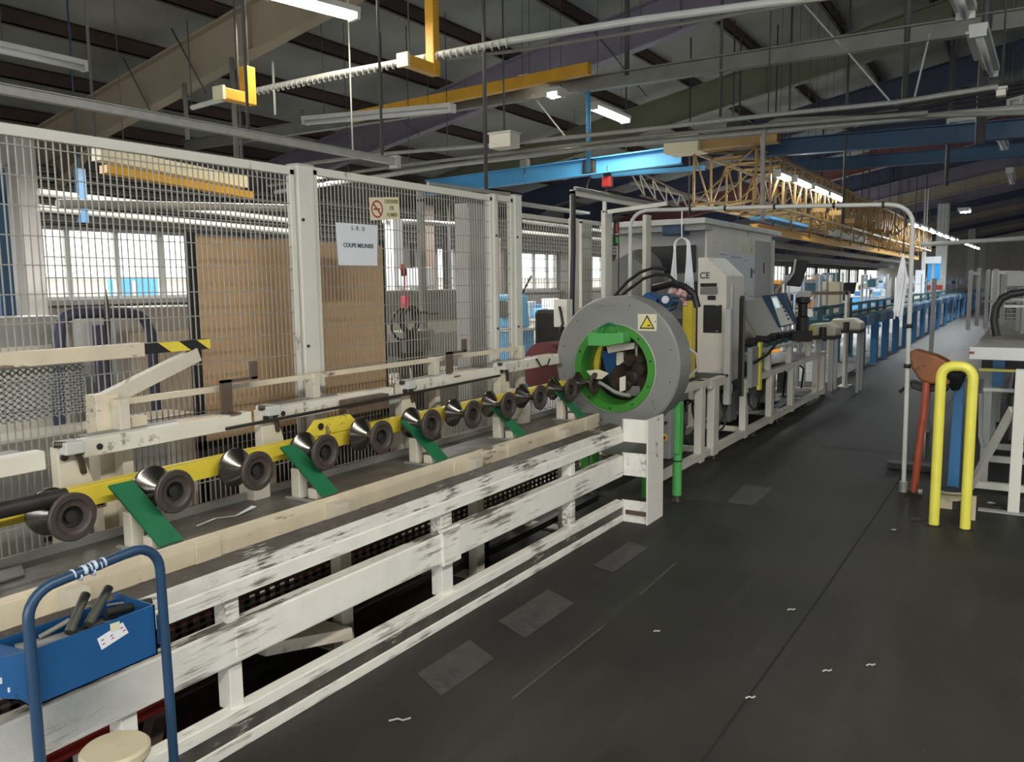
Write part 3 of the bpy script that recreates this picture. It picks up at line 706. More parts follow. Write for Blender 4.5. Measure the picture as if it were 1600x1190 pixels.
# second white frame rail behind the guard (cable tray with holes)
tr = thing('cable_tray', 'dark perforated cable tray between the guard and the machine legs', 'tray', (-2.72, 2.3, .30))
tm = MB(); TXs = -2.56
for r in range(5):
    z = .275 + r * .028
    tm.box(TXs - .004, TXs, GY0, 4.85, z, z + .014)
for k in range(100):
    y = GY0 + k * .052
    tm.box(TXs - .004, TXs, y, y + .024, .275, .40)
tm.box(TXs - .004, TXs + .02, GY0, 4.85, .262, .277); tm.box(TXs - .004, TXs + .015, GY0, 4.85, .398, .412); tm.box(-2.80, TXs, GY0, 4.85, .262, .266)
tm.build('tray_side', M_brown, tr)
for y in (.8, 2.2, 3.8): MB().box(-2.78, -2.60, y, y + .03, .0, .262).build('leg', M_dark, tr)

# ================================================================== RUN-OUT TABLE
TX0, TX1 = -2.545, -2.86
TZ = .688
t = thing('roller_table', 'long cream run-out table with oily grey top behind the guard', 'table', (-2.7, 2.4, 0))
TY0, TY1 = -.3, 5.18
MB().box(TX1, TX0 - .012, TY0, TY1, TZ - .02, TZ - .004).build('table_top', M_tabletop, t)
MB().box(TX0 - .014, TX0, TY0, TY1, TZ - .095, TZ + .002).build('front_edge', M_creamedge, t, bevel=.003)
MB().box(TX1, TX1 + .012, TY0, TY1, TZ - .06, TZ + .028).build('back_edge', M_ductgrey, t)
sc = [0.35, 1.12, 1.82, 2.58, 3.42, 3.95, 4.55, 4.95]
for y in sc:
    MB().box(TX0, TX0 + .010, y, y + .11, TZ - .125, TZ - .01).build('edge_clamp', M_creamedge, t, bevel=.003)
for y in (.3, 1.35, 2.52, 3.56, 4.57):
    for x in (-2.48, -2.84): MB().box(x - .05, x + .01, y - .035, y + .035, .012, TZ - .10).build('leg', M_cream, t, bevel=.003)
    MB().box(-2.88, -2.46, y - .05, y + .05, 0, .012).build('foot_plate', M_cream, t); MB().box(-2.86, -2.47, y - .03, y + .03, TZ - .10, TZ - .02).build('cross_bar', M_cream, t)
MB().box(-2.59, -2.55, TY0, TY1, .05, .09).build('floor_rail', M_dark, t)
f = MB().prism([(-2.40, 2.0, .20), (-2.38, 2.45, .10), (-2.55, 2.45, .10), (-2.6, 2.0, .20)], (0, 0, .05)); f.build('chute_plate', M_cream, t)
# red beam and red motor frame under the table
rb_ = thing('red_beam', 'red steel channel beam lying under the table behind the guard', 'beam', (-2.5, 1.2, .17))
MB().box(-2.52, -2.46, .2, 1.62, .185, .25).build('channel', M_red, rb_); MB().box(-2.52, -2.43, .2, 1.62, .17, .185).build('lower_flange', M_red, rb_)
MB().bar((-2.5, 1.64, .28), (-2.5, 1.56, 0.0), .05, .05).build('bracket', M_rust, rb_); MB().box(-2.52, -2.46, .4, .46, 0, .17).build('bracket', M_rust, rb_)
tag(MB().box(-3.05, -2.95, 1.9, 3.3, .0, .66).build('red_machine_housing', M_red), 'dark red machine side seen below the brown board', 'panel')
tag(MB().box(-2.40, -2.32, 1.0, 4.7, .0, .05).build('floor_channel', M_dark), 'dark floor channel just behind the bottom guard rail', 'channel')
tag(MB().prism([(-2.84, .7, TZ), (-2.66, .6, TZ), (-2.7, 1.3, TZ), (-2.82, 1.35, TZ)], (0, 0, .006)).build('steel_offcut', M_tabletop), 'flat dark offcut lying on the table at the left', 'offcut')
q = [Vector((-2.68, 1.93, TZ + .004)), Vector((-2.70, 2.03, TZ + .006)), Vector((-2.66, 2.10, TZ + .005)), Vector((-2.68, 2.20, TZ + .02))]
f = MB()
for a_, b_ in zip(q, q[1:]): f.quad([a_, b_, b_ + Vector((.012 + .02 * (b_ is q[3]), 0, 0)), a_ + Vector((.010, 0, 0))])
tag(f.build('paper_strip', M_paper), 'curled white paper strip lying on the oily table top', 'paper')

# V rollers
def roller_proto():
    o = thing('v_roller', 'x', 'roller', (0, 0, 0), 'conical V rollers along the table')
    R = .080; r0 = .022
    prof = [(-.088, .034), (-.084, .052), (-.094, .054), (-.098, .058), (-.098, R - .004), (-.094, R), (-.086, R), (-.080, R - .006), (-.012, r0), (.0, r0)]
    # right hand disc (facing the aisle, +X) : profile mirrored
    def cone(sign):
        return MB().lathe([(sign * -d, rr) for d, rr in prof], (0, 0, 0), (1, 0, 0), 40)
    cone(-1)
    f = MB().lathe([(.0, r0), (.012, r0), (.058, R - .008), (.062, R - .002)], (0, 0, 0), (1, 0, 0), 40); f.build('near_cone', M_steel, o)
    f = MB().lathe([(.062, R - .002), (.064, R), (.074, R), (.078, R - .004), (.078, .060), (.074, .056), (.070, .050), (.070, .036)], (0, 0, 0), (1, 0, 0), 40); rd = label_part(f.build('rim_disc', M_roll, o), 'dull brown rim disc')
    f = MB().lathe([(.070, .036), (.052, .034), (.050, .020), (.062, .018), (.062, .0)], (0, 0, 0), (1, 0, 0), 28); label_part(f.build('bearing_recess', M_dark, rd), 'dark bearing recess')
    f = MB().lathe([(.0, r0), (-.012, r0), (-.060, R - .006), (-.064, R), (-.074, R), (-.078, R - .004), (-.078, 0)], (0, 0, 0), (1, 0, 0), 40); f.build('far_cone', M_steel, o)
    f = MB().tube([(-.078, 0, 0), (-.115, 0, 0)], .014, 12); f.build('axle', M_dark, o)
    return o
RY = [.655, 1.035, 1.413, 1.792, 2.171, 2.549, 2.923, 3.313, 3.691, 4.059, 4.438, 4.853, 5.212]
RZ = [.869] * 5 + [.876, .884, .886, .886, .888, .890, .892, .894]
rl = ['out of the left edge', 'cut by the left edge', 'nearest the left edge', 'second from the left', 'third from the left', 'fourth from the left', 'fifth from the left', 'sixth from the left',
      'seventh from the left', 'eighth from the left', 'ninth from the left', 'tenth from the left', 'last before the ring machine']
pr = roller_proto(); RXC = -2.668
for i, (y, z) in enumerate(zip(RY, RZ)):
    if i < 1: continue
    lb = 'steel V roller with brown rim disc, ' + rl[i]
    if pr is not None and i == 1: pr.location = (RXC, y, z); pr['label'] = lb; ORG[pr.name] = Vector((RXC, y, z)); LABELS.add(lb); LABELS.discard('x')
    else: dup(pr, (RXC, y, z), lb)
tag(MB().tube([(-2.672, .45, .925), (-2.672, 1.435, .925)], .027, 18).build('steel_bar', M_dark), 'dark round steel bar lying on the rollers at the left edge', 'bar')
# yellow beam behind the rollers
yb = thing('yellow_beam', 'long yellow steel beam running behind the conical rollers', 'beam', (-2.80, 2.5, .80))
MB().box(-2.80, -2.786, -.3, 5.15, .838, .912).build('beam_web', M_yellow, yb, bevel=.002)
MB().box(-2.84, -2.80, -.3, 5.15, .900, .912).build('beam_flange', M_yellow, yb)
f = MB().prism([(-2.80, 2.60, .912), (-2.80, 2.98, .912), (-2.80, 2.90, .985), (-2.80, 2.68, .985)], (.02, 0, 0)); f.build('lug_plate', M_yellow, yb)
label_part(MB().lathe([(0, .016), (.006, .016), (.006, 0)], (-2.778, 2.70, .955), (1, 0, 0), 16).build('lug_hole', M_dark, yb), 'dark round hole')
for y in (1.22, 2.36, 3.5, 4.6):
    MB().box(-2.90, -2.80, y - .045, y + .045, .012, .82).build('support_post', M_cream, yb, bevel=.003)
    MB().box(-2.92, -2.78, y - .07, y + .07, 0, .012).build('base_plate', M_cream, yb)
# green ramps with two support blocks
def ramp(y0, lb):
    o = thing('green_ramp', lb, 'ramp', (-2.62, y0, TZ), 'green kick-out ramps on the table')
    w = .11
    a = Vector((-2.645, y0 - .12, .912)); b = Vector((-2.548, y0 + .045, TZ + .012))
    # sloping plate from roller height down to the table front edge
    d = Vector((0, .098, 0))
    f = MB().prism([(-2.735, y0 - .08, .905), (-2.545, y0 - .02, TZ + .008), (-2.545, y0 - .02 + w * .85, TZ + .008), (-2.735, y0 - .08 + w * .85, .905)], (0.006, 0, .008))
    f.build('ramp_plate', M_green, o)
    MB().box(-2.70, -2.65, y0 - .055, y0 - .005, TZ - .004, .816).build('support_block', M_cream, o, bevel=.003)
    MB().box(-2.625, -2.575, y0 - .03, y0 + .02, TZ - .004, .730).build('support_block', M_cream, o, bevel=.003)
    MB().box(-2.72, -2.56, y0 - .075, y0 - .06, TZ - .004, TZ + .004).build('base_bar', M_galv, o)
    return o
for y, lb in zip((1.70, 2.49, 3.30, 4.09, 4.88), ('nearest dark green sloping ramp on the table, by the blue cart', 'second dark green sloping ramp from the left', 'third dark green sloping ramp from the left',
                                            'fourth dark green sloping ramp from the left', 'last dark green sloping ramp, beside the ring machine')):
    ramp(y, lb)

# ================================================================== LONGITUDINAL BEAMS AND BRACKETS BEHIND THE ROLLERS
BX = -2.97
segs = [(.2, 1.52, 1.035), (1.66, 2.44, 1.050), (2.56, 3.42, 1.050), (3.54, 4.42, 1.065), (4.50, 5.42, 1.085)]
sl = ['cut off by the left edge', 'second from the left, before the brown angle', 'in the middle under the fence post', 'fourth from the left', 'ending at the ring machine']
for (y0, y1, z), s in zip(segs, sl):
    o = thing('support_rail', 'off-white box rail behind the rollers, ' + s, 'rail', (BX, (y0 + y1) / 2, z - .075), 'off-white box rails behind the rollers')
    MB().box(BX - .03, BX + .03, y0, y1, z - .068, z).build('rail_box', M_white, o, bevel=.004)
    MB().box(BX - .10, BX - .03, y0 + .05, y1 - .05, z - .006, z).build('top_shelf', M_mgrey, o)
    MB().bar((BX, y0 + (y1 - y0) * .55, z + .002), (BX + .01, y0 + (y1 - y0) * .78, z + .002), .04, .012).build('latch_bar', M_creamedge, o)
    MB().tube([(BX + .03, y0 + .06, z - .034), (BX + .036, y0 + .06, z - .034)], .012, 8).build('bolt', M_dark, o)
def bracket(y, zt, lb):
    o = thing('roller_bracket', lb, 'bracket', (BX + .04, y, .0), 'cream side brackets behind the rollers')
    x = BX + .03
    MB().prism([(x, y - .05, zt - .23), (x, y + .05, zt - .23), (x, y + .075, zt - .14), (x, y + .04, zt - .03), (x, y + .05, zt + .005), (x, y - .05, zt + .005)], (.05, 0, 0)).build('side_plate', M_cream, o, bevel=.003)
    MB().box(x, x + .09, y + .045, y + .095, zt - .235, zt - .155).build('end_block', M_cream, o, bevel=.003)
    label_part(MB().box(x + .09, x + .093, y + .058, y + .082, zt - .225, zt - .185).build('slot', M_dark, o), 'dark square slot')
    for dy, dz in ((-.03, -.19), (-.03, -.03), (.03, -.02)):
        MB().tube([(x + .05, y + dy, zt + dz), (x + .062, y + dy, zt + dz)], .013, 8).build('bolt', M_dark, o)
    MB().box(x - .0, x + .09, y - .04, y + .03, zt - .02, zt + .025).build('clamp', M_pale, o, bevel=.005)
    MB().tube([(x + .05, y - .06, zt + .02), (x + .07, y, zt + .012), (x + .06, y + .03, zt - .06), (x + .05, y + .04, zt - .10)], .012, 8).build('lever', M_brown, o)
    MB().box(x - .05, x + .03, y - .04, y + .04, .012, zt - .2).build('post', M_cream, o, bevel=.003)
    MB().box(x - .08, x + .05, y - .06, y + .06, 0, .012).build('base_plate', M_cream, o)
for y, z, lb in [(1.585, 1.04, 'cream roller bracket nearest the left edge'), (2.50, 1.05, 'cream roller bracket below the big fence post'),
             (3.475, 1.06, 'cream roller bracket in the middle of the line'), (4.46, 1.075, 'cream roller bracket nearest the ring machine')]:
    bracket(y, z, lb)
# thin rail above
tr_ = thing('thin_rail', 'thin cream horizontal rail just above the off-white box rails', 'rail', (-3.05, 3.2, 1.13))
MB().box(-3.06, -3.04, 1.85, 4.95, 1.145, 1.17).build('bar', M_creamedge, tr_)
for y in (1.86, 2.9, 3.9, 4.9): MB().box(-3.08, -3.02, y, y + .045, 0.0, 1.172).build('stanchion', M_cream, tr_, bevel=.003)
# brown angle brackets
for y, lb in ((2.32, 'brown steel angle on the rail in front of the board'), (3.98, 'brown steel angle on the rail by the white column')):
    f = MB().box(-3.0, -2.985, y, y + .055, 1.05, 1.20); f.box(-3.0, -2.93, y, y + .055, 1.05, 1.056); f.box(-3.0, -2.985, y, y + .20, 1.188, 1.20); f.box(-3.0, -2.985, y + .165, y + .205, 1.19, 1.27)
    tag(f.build('steel_angle', M_rust), lb, 'bracket', 'brown angle brackets')
o = thing('pneumatic_cylinder', 'brown pneumatic cylinder with grey end behind the yellow lug', 'cylinder', (-2.90, 3.15, .96))
MB().box(-2.93, -2.87, 2.98, 3.30, .955, 1.035).build('body', M_rust, o, bevel=.006)
MB().tube([(-2.90, 3.30, .99), (-2.90, 3.40, .99)], .026, 14).build('end_cap', M_lgrey, o)
MB().tube([(-2.90, 3.40, .99), (-2.90, 3.46, .99)], .010, 8).build('piston_rod', M_galv, o)
tag(MB().tube([(-2.88, 2.25, 1.005), (-2.86, 2.9, 1.012), (-2.86, 3.5, 1.016), (-2.88, 4.4, 1.02)], .008, 6).build('control_rod', M_dark), 'long thin dark control rod above the yellow beam', 'rod')
tag(MB().tube([atX(612, 582, -3.0), atX(618, 597, -2.98), atX(633, 603, -2.96), atX(643, 592, -2.97), atX(641, 575, -3.0)], .006, 6).build('hose_loop', M_lgrey), 'small grey hose loop hanging in front of the middle rail', 'hose')
tag(MB().tube([atX(838, 560, -2.93), atX(846, 573, -2.92), atX(856, 570, -2.93), atX(859, 560, -2.93)], .006, 6).build('hose_loop', M_dark), 'small dark hose loop hanging near the ring machine', 'hose')

# ================================================================== MESH FENCE
FX = -3.2
def wires(y0, y1, z0, z1, sy=.028, sz=.11, x=FX, w=.0022):
    f = MB(); n = int((y1 - y0) / sy)
    for k in range(1, n): y = y0 + (y1 - y0) * k / n; f.box(x - w, x + w, y - w, y + w, z0, z1)
    n = int((z1 - z0) / sz)
    for k in range(0, n + 1): z = z1 - k * sz - .06; f.box(x + w, x + 3 * w, y0, y1, z - w, z + w)
    return f
def panel(y0, y1, z0, z1, lb, x=FX, sy=.028, fw=.03):
    o = thing('mesh_fence', lb, 'fence', (x, (y0 + y1) / 2, z0), 'wire mesh fence panels')
    wires(y0, y1, z0, z1, sy=sy, x=x).build('wire_mesh', M_wire, o)
    MB().box(x - .015, x + .015, y0, y1, z1 - .03, z1 + .012).build('top_rail', M_post, o, bevel=.003)
    MB().box(x - .015, x + .015, y0, y1, z0, z0 + .03).build('bottom_rail', M_post, o)
    for y in (y0, y1 - fw): MB().box(x - .015, x + .015, y, y + fw, z0, z1).build('upright', M_post, o, bevel=.003)
    return o
panel(.2, 2.985, .0, 2.20, 'large wire mesh fence panel filling the left side')
panel(3.115, 4.80, .0, 2.215, 'wire mesh fence panel carrying the two signs')
panel(4.84, 5.07, .0, 2.225, 'narrow wire mesh fence panel before the last white post')
def fpost(y0, y1, z, lb, x=FX, d=.05, m=None):
    o = thing('fence_post', lb, 'post', (x, (y0 + y1) / 2, 0), 'fence posts')
    MB().box(x - d, x + .03, y0, y1, .012, z).build('post_tube', m or M_post, o, bevel=.005)
    MB().box(x - d - .04, x + .07, y0 - .04, y1 + .04, 0, .012).build('base_plate', m or M_post, o)
    MB().box(x - d - .002, x + .032, y0 - .002, y1 + .002, z, z + .006).build('cap', M_pale, o)
    for zz in (.5, 1.3, 1.95): MB().tube([(x + .03, y0 + .02, zz), (x + .038, y0 + .02, zz)], .008, 6).build('bolt', M_dark, o)
    return o
fpost(2.995, 3.105, 2.225, 'widest off-white fence post between the two large mesh panels')
fpost(4.80, 4.84, 2.23, 'slim off-white fence post at the right end of the signed panel')
fpost(5.08, 5.17, 2.25, 'off-white fence post left of the far windows')
tag(MB().tube([(FX, 4.1, 2.238), (FX, 4.85, 2.25), (FX, 5.05, 2.255)], .012, 8).build('cable_conduit', M_galv), 'short conduit lying along the fence top', 'conduit')
# cream hazard beam with expanded metal below
hb = thing('striped_barrier', 'cream arm with black and yellow striped end in front of the mesh fence', 'arm', (-3.13, 1.6, 1.32))
MB().box(-3.14, -3.10, .2, 2.04, 1.325, 1.383).build('beam', M_creamedge, hb, bevel=.003)
ye, yf = 2.04, 2.36
MB().box(-3.14, -3.10, ye, yf, 1.335, 1.38).build('striped_end', M_black, hb)
f = MB(); x = -3.0985
for k in range(2):
    y = ye + .06 + k * .19
    a0, a1 = y, min(y + .10, yf); s = .06
    f.quad([(x, max(ye, a0), 1.379), (x, min(a1, yf), 1.379), (x, min(a1 + s, yf), 1.336), (x, min(a0 + s, yf), 1.336)])
label_part(f.build('stripes', M_yellow, hb), 'yellow slanted stripes')
hb2 = thing('arm_support', 'cream post with slanting strut carrying the striped arm', 'support', (-3.13, 1.86, 0))
MB().box(-3.16, -3.08, 1.80, 1.90, .012, 1.19).build('post', M_creamedge, hb2, bevel=.004)
MB().box(-3.19, -3.04, 1.76, 1.94, 0, .012).build('base_plate', M_creamedge, hb2)
MB().bar((-3.12, 1.82, 1.15), (-3.12, 2.30, 1.315), .045, .06).build('strut', M_cream, hb2)
MB().box(-3.08, -3.04, 1.92, 1.99, 1.045, 1.09).build('lug', M_creamedge, hb2)
# expanded metal
xm = MB(); y0, y1, z0, z1 = .5, 1.80, 1.12, 1.325
ny = 46; nz = 9
for r in range(nz):
    z = z0 + (z1 - z0) * r / nz; dz = (z1 - z0) / nz
    for k in range(ny):
        ya = y0 + (y1 - y0) * k / ny; dy = (y1 - y0) / ny
        xm.bar((-3.15, ya, z), (-3.15, ya + dy, z + dz), .003, .006); xm.bar((-3.15, ya + dy, z), (-3.15, ya, z + dz), .003, .006)
o = thing('expanded_metal', 'grey expanded metal sheet below the cream arm', 'mesh', (-3.15, 1.1, z0))
xm.build('diamond_mesh', M_mgrey, o)
MB().box(-3.16, -3.14, y0, y1, z1 - .01, z1).build('edge_strip', M_lgrey, o)

# ================================================================== BROWN BOARD BEHIND THE FENCE
bx = -3.5
bd = thing('board', 'large brown hardboard sheet standing behind the mesh fence', 'board', (bx, 3.3, .8))
MB().box(bx - .012, bx, 2.62, 4.0, .83, 1.865).build('sheet', M_wood, bd)
MB().box(bx - .04, bx - .012, 2.575, 2.63, .0, 1.88).build('frame_post', M_black, bd)
MB().box(bx - .04, bx - .012, 3.98, 4.03, .0, 1.9).build('frame_post', M_black, bd)
MB().box(bx - .04, bx - .012, 2.575, 4.03, .79, .83).build('frame_rail', M_dark, bd)
tag(MB().box(bx - .23, bx - .05, 2.8, 4.0, 0, .78).build('dark_base_unit', M_dark), 'dark base unit under the brown board behind the fence', 'machine')
# signs
sg = thing('paper_sheet', 'white paper sheet with printed words taped to the mesh fence', 'sign', (-3.19, 3.44, 1.72))
f = MB(); f.quad([(-3.188, 3.27, 1.952), (-3.188, 3.605, 1.955), (-3.186, 3.59, 1.724), (-3.186, 3.277, 1.722)]); 
s_ = f.build('sheet', M_paper, sg); s_.modifiers.new('thick', 'SOLIDIFY').thickness = .002
text('lettering', 'S . R . O', .032, M_ink, s_, (-3.183, 3.44, 1.927), (0, 1, 0), (0, 0, 1))
text('lettering', 'COUPE MEUNIER', .032, M_ink, s_, (-3.183, 3.44, 1.832), (0, 1, 0), (0, 0, 1), bold=.0006)
sg = thing('no_smoking_sign', 'cream sign with a red prohibition circle on the mesh fence', 'sign', (-3.19, 3.68, 1.99))
up = Vector((0, -.05, 1)).normalized(); rt = Vector((0, 1, .09)).normalized(); c0 = Vector((-3.186, 3.675, 2.052))
def sp(u, v, dx=0): return c0 + rt * u + up * v + Vector((dx, 0, 0))
f = MB().prism([sp(-.13, -.062), sp(.13, -.062), sp(.13, .066), sp(-.13, .066)], (-.003, 0, 0)); pl_ = f.build('plate', M_signcream, sg)
f = MB(); n = 36
for k in range(n):
    a, b = 2 * math.pi * k / n, 2 * math.pi * (k + 1) / n
    f.quad([sp(-.070 + .050 * math.cos(a), .050 * math.sin(a), .001), sp(-.070 + .050 * math.cos(b), .050 * math.sin(b), .001), sp(-.070 + .040 * math.cos(b), .040 * math.sin(b), .001), sp(-.070 + .040 * math.cos(a), .040 * math.sin(a), .001)])
d45 = .7071
f.quad([sp(-.070 - .043 * d45 - .004, .043 * d45 - .004, .001), sp(-.070 - .043 * d45 + .004, .043 * d45 + .004, .001), sp(-.070 + .043 * d45 + .004, -.043 * d45 + .004, .001), sp(-.070 + .043 * d45 - .004, -.043 * d45 - .004, .001)])
label_part(f.build('prohibition_ring', M_signred, pl_), 'red ring with slanting bar')
f = MB(); f.quad([sp(-.10, -.004, .0008), sp(-.045, -.004, .0008), sp(-.045, .004, .0008), sp(-.10, .004, .0008)]); f.build('cigarette', M_ink, pl_)
M_signol = mat('sign_olive_ink', (0.25, 0.22, 0.06), .6, var=.02)
for i, s in enumerate(('DEFENSE', 'DE', 'FUMER')): text('lettering', s, .030, M_signol, pl_, sp(.058, .040 - i * .038, .002), rt, up, bold=.0006)
# ================================================================== RING MACHINE
RC_ = Vector((-2.478, 5.30, 1.035)); RO = .485; D = .24
rg = thing('ring_machine', 'big grey ring shaped machine with green inner collar on green legs', 'machine', (RC_.x, RC_.y + D / 2, 0))
# outer drum (solid of revolution around Y), front face at y=5.30
ic = Vector((-2.487, 5.30, 1.0))  # inner opening slightly offset
def ring_face(cy, co, ro, ci, ri, n=72):
    f = MB(); a = []; b = []
    for k in range(n):
        t = 2 * math.pi * k / n
        a.append(f.bm.verts.new((co.x + ro * math.cos(t), cy, co.z + ro * math.sin(t)))); b.append(f.bm.verts.new((ci.x + ri * math.cos(t), cy, ci.z + ri * math.sin(t))))
    for k in range(n): f.bm.faces.new([a[k], a[(k + 1) % n], b[(k + 1) % n], b[k]])
    return f, a, b
f = MB(); n = 80
def ringpts(y, c, r): return [f.bm.verts.new((c.x + r * math.cos(2 * math.pi * k / n), y, c.z + r * math.sin(2 * math.pi * k / n))) for k in range(n)]
R0 = ringpts(5.30, ic, .322); R1 = ringpts(5.30, RC_, RO - .012); R2 = ringpts(5.312, RC_, RO); R3 = ringpts(5.30 + D - .01, RC_, RO); R4 = ringpts(5.30 + D, RC_, RO - .012); R5 = ringpts(5.30 + D, ic, .322); 
seq = [R0, R1, R2, R3, R4, R5, R0]
for A, B in zip(seq, seq[1:]):
    for k in range(n):
        fc = f.bm.faces.new([A[k], A[(k + 1) % n], B[(k + 1) % n], B[k]]); fc.smooth = True
f.build('drum', M_grey, rg)
# green collar : flat ring set in the face plus deep tunnel wall
f = MB().lathe([(.0, .318), (-.012, .314), (-.012, .262), (.02, .252), (.08, .250), (.08, .28), (.0, .318)], (ic.x, 5.30, ic.z), (0, 1, 0), 72); f.build('green_collar', M_bgreen, rg)
f = MB().lathe([(.08, .250), (.17, .250), (.17, .30), (.08, .30)], (ic.x, 5.30, ic.z), (0, 1, 0), 60); label_part(f.build('tunnel_wall', M_bgreen, rg), 'green inner tunnel wall')
a0, a1 = None, None
f = MB().lathe([(-.014, .319), (-.004, .323), (.0, .317)], (ic.x, 5.30, ic.z), (0, 1, 0), 60); label_part(f.build('rim_trim', M_pale, rg), 'pale thin trim around the opening')
for k in range(10):
    t = 2 * math.pi * (k + .35) / 10
    MB().tube([(ic.x + .29 * math.cos(t), 5.288, ic.z + .29 * math.sin(t)), (ic.x + .29 * math.cos(t), 5.284, ic.z + .29 * math.sin(t))], .008, 8).build('bolt', M_dark, rg)
for k in range(12):
    t = 2 * math.pi * (k + .5) / 12
    MB().tube([(RC_.x + .43 * math.cos(t), 5.30, RC_.z + .43 * math.sin(t)), (RC_.x + .43 * math.cos(t), 5.297, RC_.z + .43 * math.sin(t))], .005, 6).build('screw', M_dark, rg)
# recessed slots on the upper face
f = MB()
for dz in (0, .022, .038): f.box(-2.66, -2.475, 5.296, 5.301, 1.425 + dz - .012, 1.425 + dz - .006)
label_part(f.build('vent_slots', M_mgrey, rg), 'narrow grey vent slots')
# side handle and lit side band
MB().tube([(RC_.x + RO * .93, 5.52, RC_.z + .12), (RC_.x + RO + .035, 5.53, RC_.z + .07), (RC_.x + RO + .045, 5.53, RC_.z - .03), (RC_.x + RO * .95, 5.52, RC_.z - .11)], .009, 8).build('handle', M_lgrey, rg)
f = MB().lathe([(-.003, RO + .004), (D + .003, RO + .004), (D + .003, RO - .01), (-.003, RO - .01)], (RC_.x, 5.30, RC_.z), (0, 1, 0), 10)
f.bm.free()
# green block above the opening
G_ = [atY(x, y, 5.17) for x, y in ((918, 520), (946, 521), (973, 519), (973, 536), (946, 541), (918, 540))]
MB().prism(G_, (0, .14, 0)).build('green_block', M_lgreen, rg, bevel=.006)
MB().tube([atY(x, y, 5.2) for x, y in ((934, 520), (938, 511), (950, 505), (962, 508), (967, 520))], .008, 8).build('green_hose', M_green, rg)
MB().tube([atY(x, y, 5.2) for x, y in ((942, 520), (946, 510), (956, 506), (966, 513), (969, 520))], .006, 8).build('green_hose', M_green, rg)
def inset(nm, m, pts_, y, d, bv=0): return MB().prism([atY(a, b, y) for a, b in pts_], (0, d, 0)).build(nm, m, rg, bevel=bv)
inset('yellow_guard', M_yellow, ((914, 582), (918, 560), (926, 545), (941, 540), (937, 560), (935, 582)), 5.48, .03)
inset('blue_panel', M_blue, ((939, 548), (962, 549), (962, 590), (950, 590), (944, 570)), 5.50, .03)
inset('clamp_block', M_cream, ((947, 541), (975, 536), (992, 535), (990, 545), (965, 549), (950, 552)), 5.36, .08, .004)
inset('clamp_leg', M_cream, ((963, 550), (974, 550), (974, 565), (966, 571), (963, 570)), 5.42, .04)
MB().lathe([(-.012, .0), (-.012, .095), (.012, .095), (.012, 0)], atY(969, 592, 5.44), (.9, -.45, 0), 36).build('saw_disc', M_brown, rg)
inset('white_tab', M_white, ((968, 590), (977, 587), (977, 609), (968, 613)), 5.30, .01)
for (px, py, s) in ((988, 560, .055), (1002, 575, .06), (992, 588, .06), (1005, 558, .045), (1008, 595, .05), (984, 600, .045)):
    c = atY(px, py, 5.46); MB().lathe([(-.05, 0), (-.05, s * .8), (-.03, s), (.03, s), (.05, s * .8), (.05, 0)], c, (.3, 1, .2), 14).build('gear_lump', M_brown, rg)
MB().tube([atY(994, 540, 5.36), atY(995, 556, 5.36)], .011, 10).build('chrome_pin', M_galv, rg)
inset('lower_jaw', M_ductgrey, ((978, 603), (1000, 603), (1000, 618), (978, 618)), 5.42, .04)
label_part(inset('cream_flap', M_signcream, ((916, 579), (935, 577), (951, 583), (940, 592), (930, 592), (922, 586)), 5.24, .006), 'pale cream flap at the opening')
MB().tube([atY(x, y, 5.24) for x, y in ((936, 597), (948, 604), (960, 612), (972, 616), (985, 618))], .014, 8).build('curved_guide', M_galv, rg)
MB().box(-2.80, -2.18, 5.60, 5.62, .70, 1.30).build('inner_back', M_dark, rg)
# belly and legs
MB().prism([(-2.70, 5.34, .62), (-2.22, 5.34, .72), (-2.22, 5.34, .50), (-2.26, 5.34, .34), (-2.40, 5.34, .32), (-2.72, 5.34, .40)], (0, .18, 0)).build('belly_housing', M_grey, rg, bevel=.01)
for (x, y) in ((-2.30, 5.455), (-2.125, 5.62), (-2.80, 5.45), (-2.80, 5.62)):
    MB().tube([(x, y, .045), (x, y, .58)], .034, 16).build('leg', M_lgreen if x > -2.2 else M_bgreen, rg)
    MB().tube([(x, y, .30), (x, y, .31)], .037, 16).build('leg_band', M_dark, rg)
    MB().tube([(x, y, .045), (x, y, .02), (x, y, 0)], [.018, .03, .04], 12).build('levelling_foot', M_dark, rg)
MB().box(-2.16, -2.095, 5.575, 5.66, .36, .74).build('green_column', M_lgreen, rg, bevel=.004)
cp = MB().box(-2.225, -2.125, 5.48, 5.56, .34, .70).build('button_box', M_mgrey, rg, bevel=.005)
for (dx, z, m, r, nm) in ((-.06, .60, M_dark, .011, 'button'), (-.025, .605, M_dark, .011, 'button'), (-.055, .54, M_dark, .011, 'button')):
    MB().tube([(-2.135 + dx, 5.48, z), (-2.135 + dx, 5.468, z)], r, 12).build(nm, m, cp)
MB().tube([(-2.175, 5.48, .495), (-2.175, 5.475, .495)], .026, 16).build('stop_button_plate', M_signyel, cp)
MB().tube([(-2.170, 5.475, .495), (-2.170, 5.455, .495)], .015, 14).build('stop_button', M_red, cp)
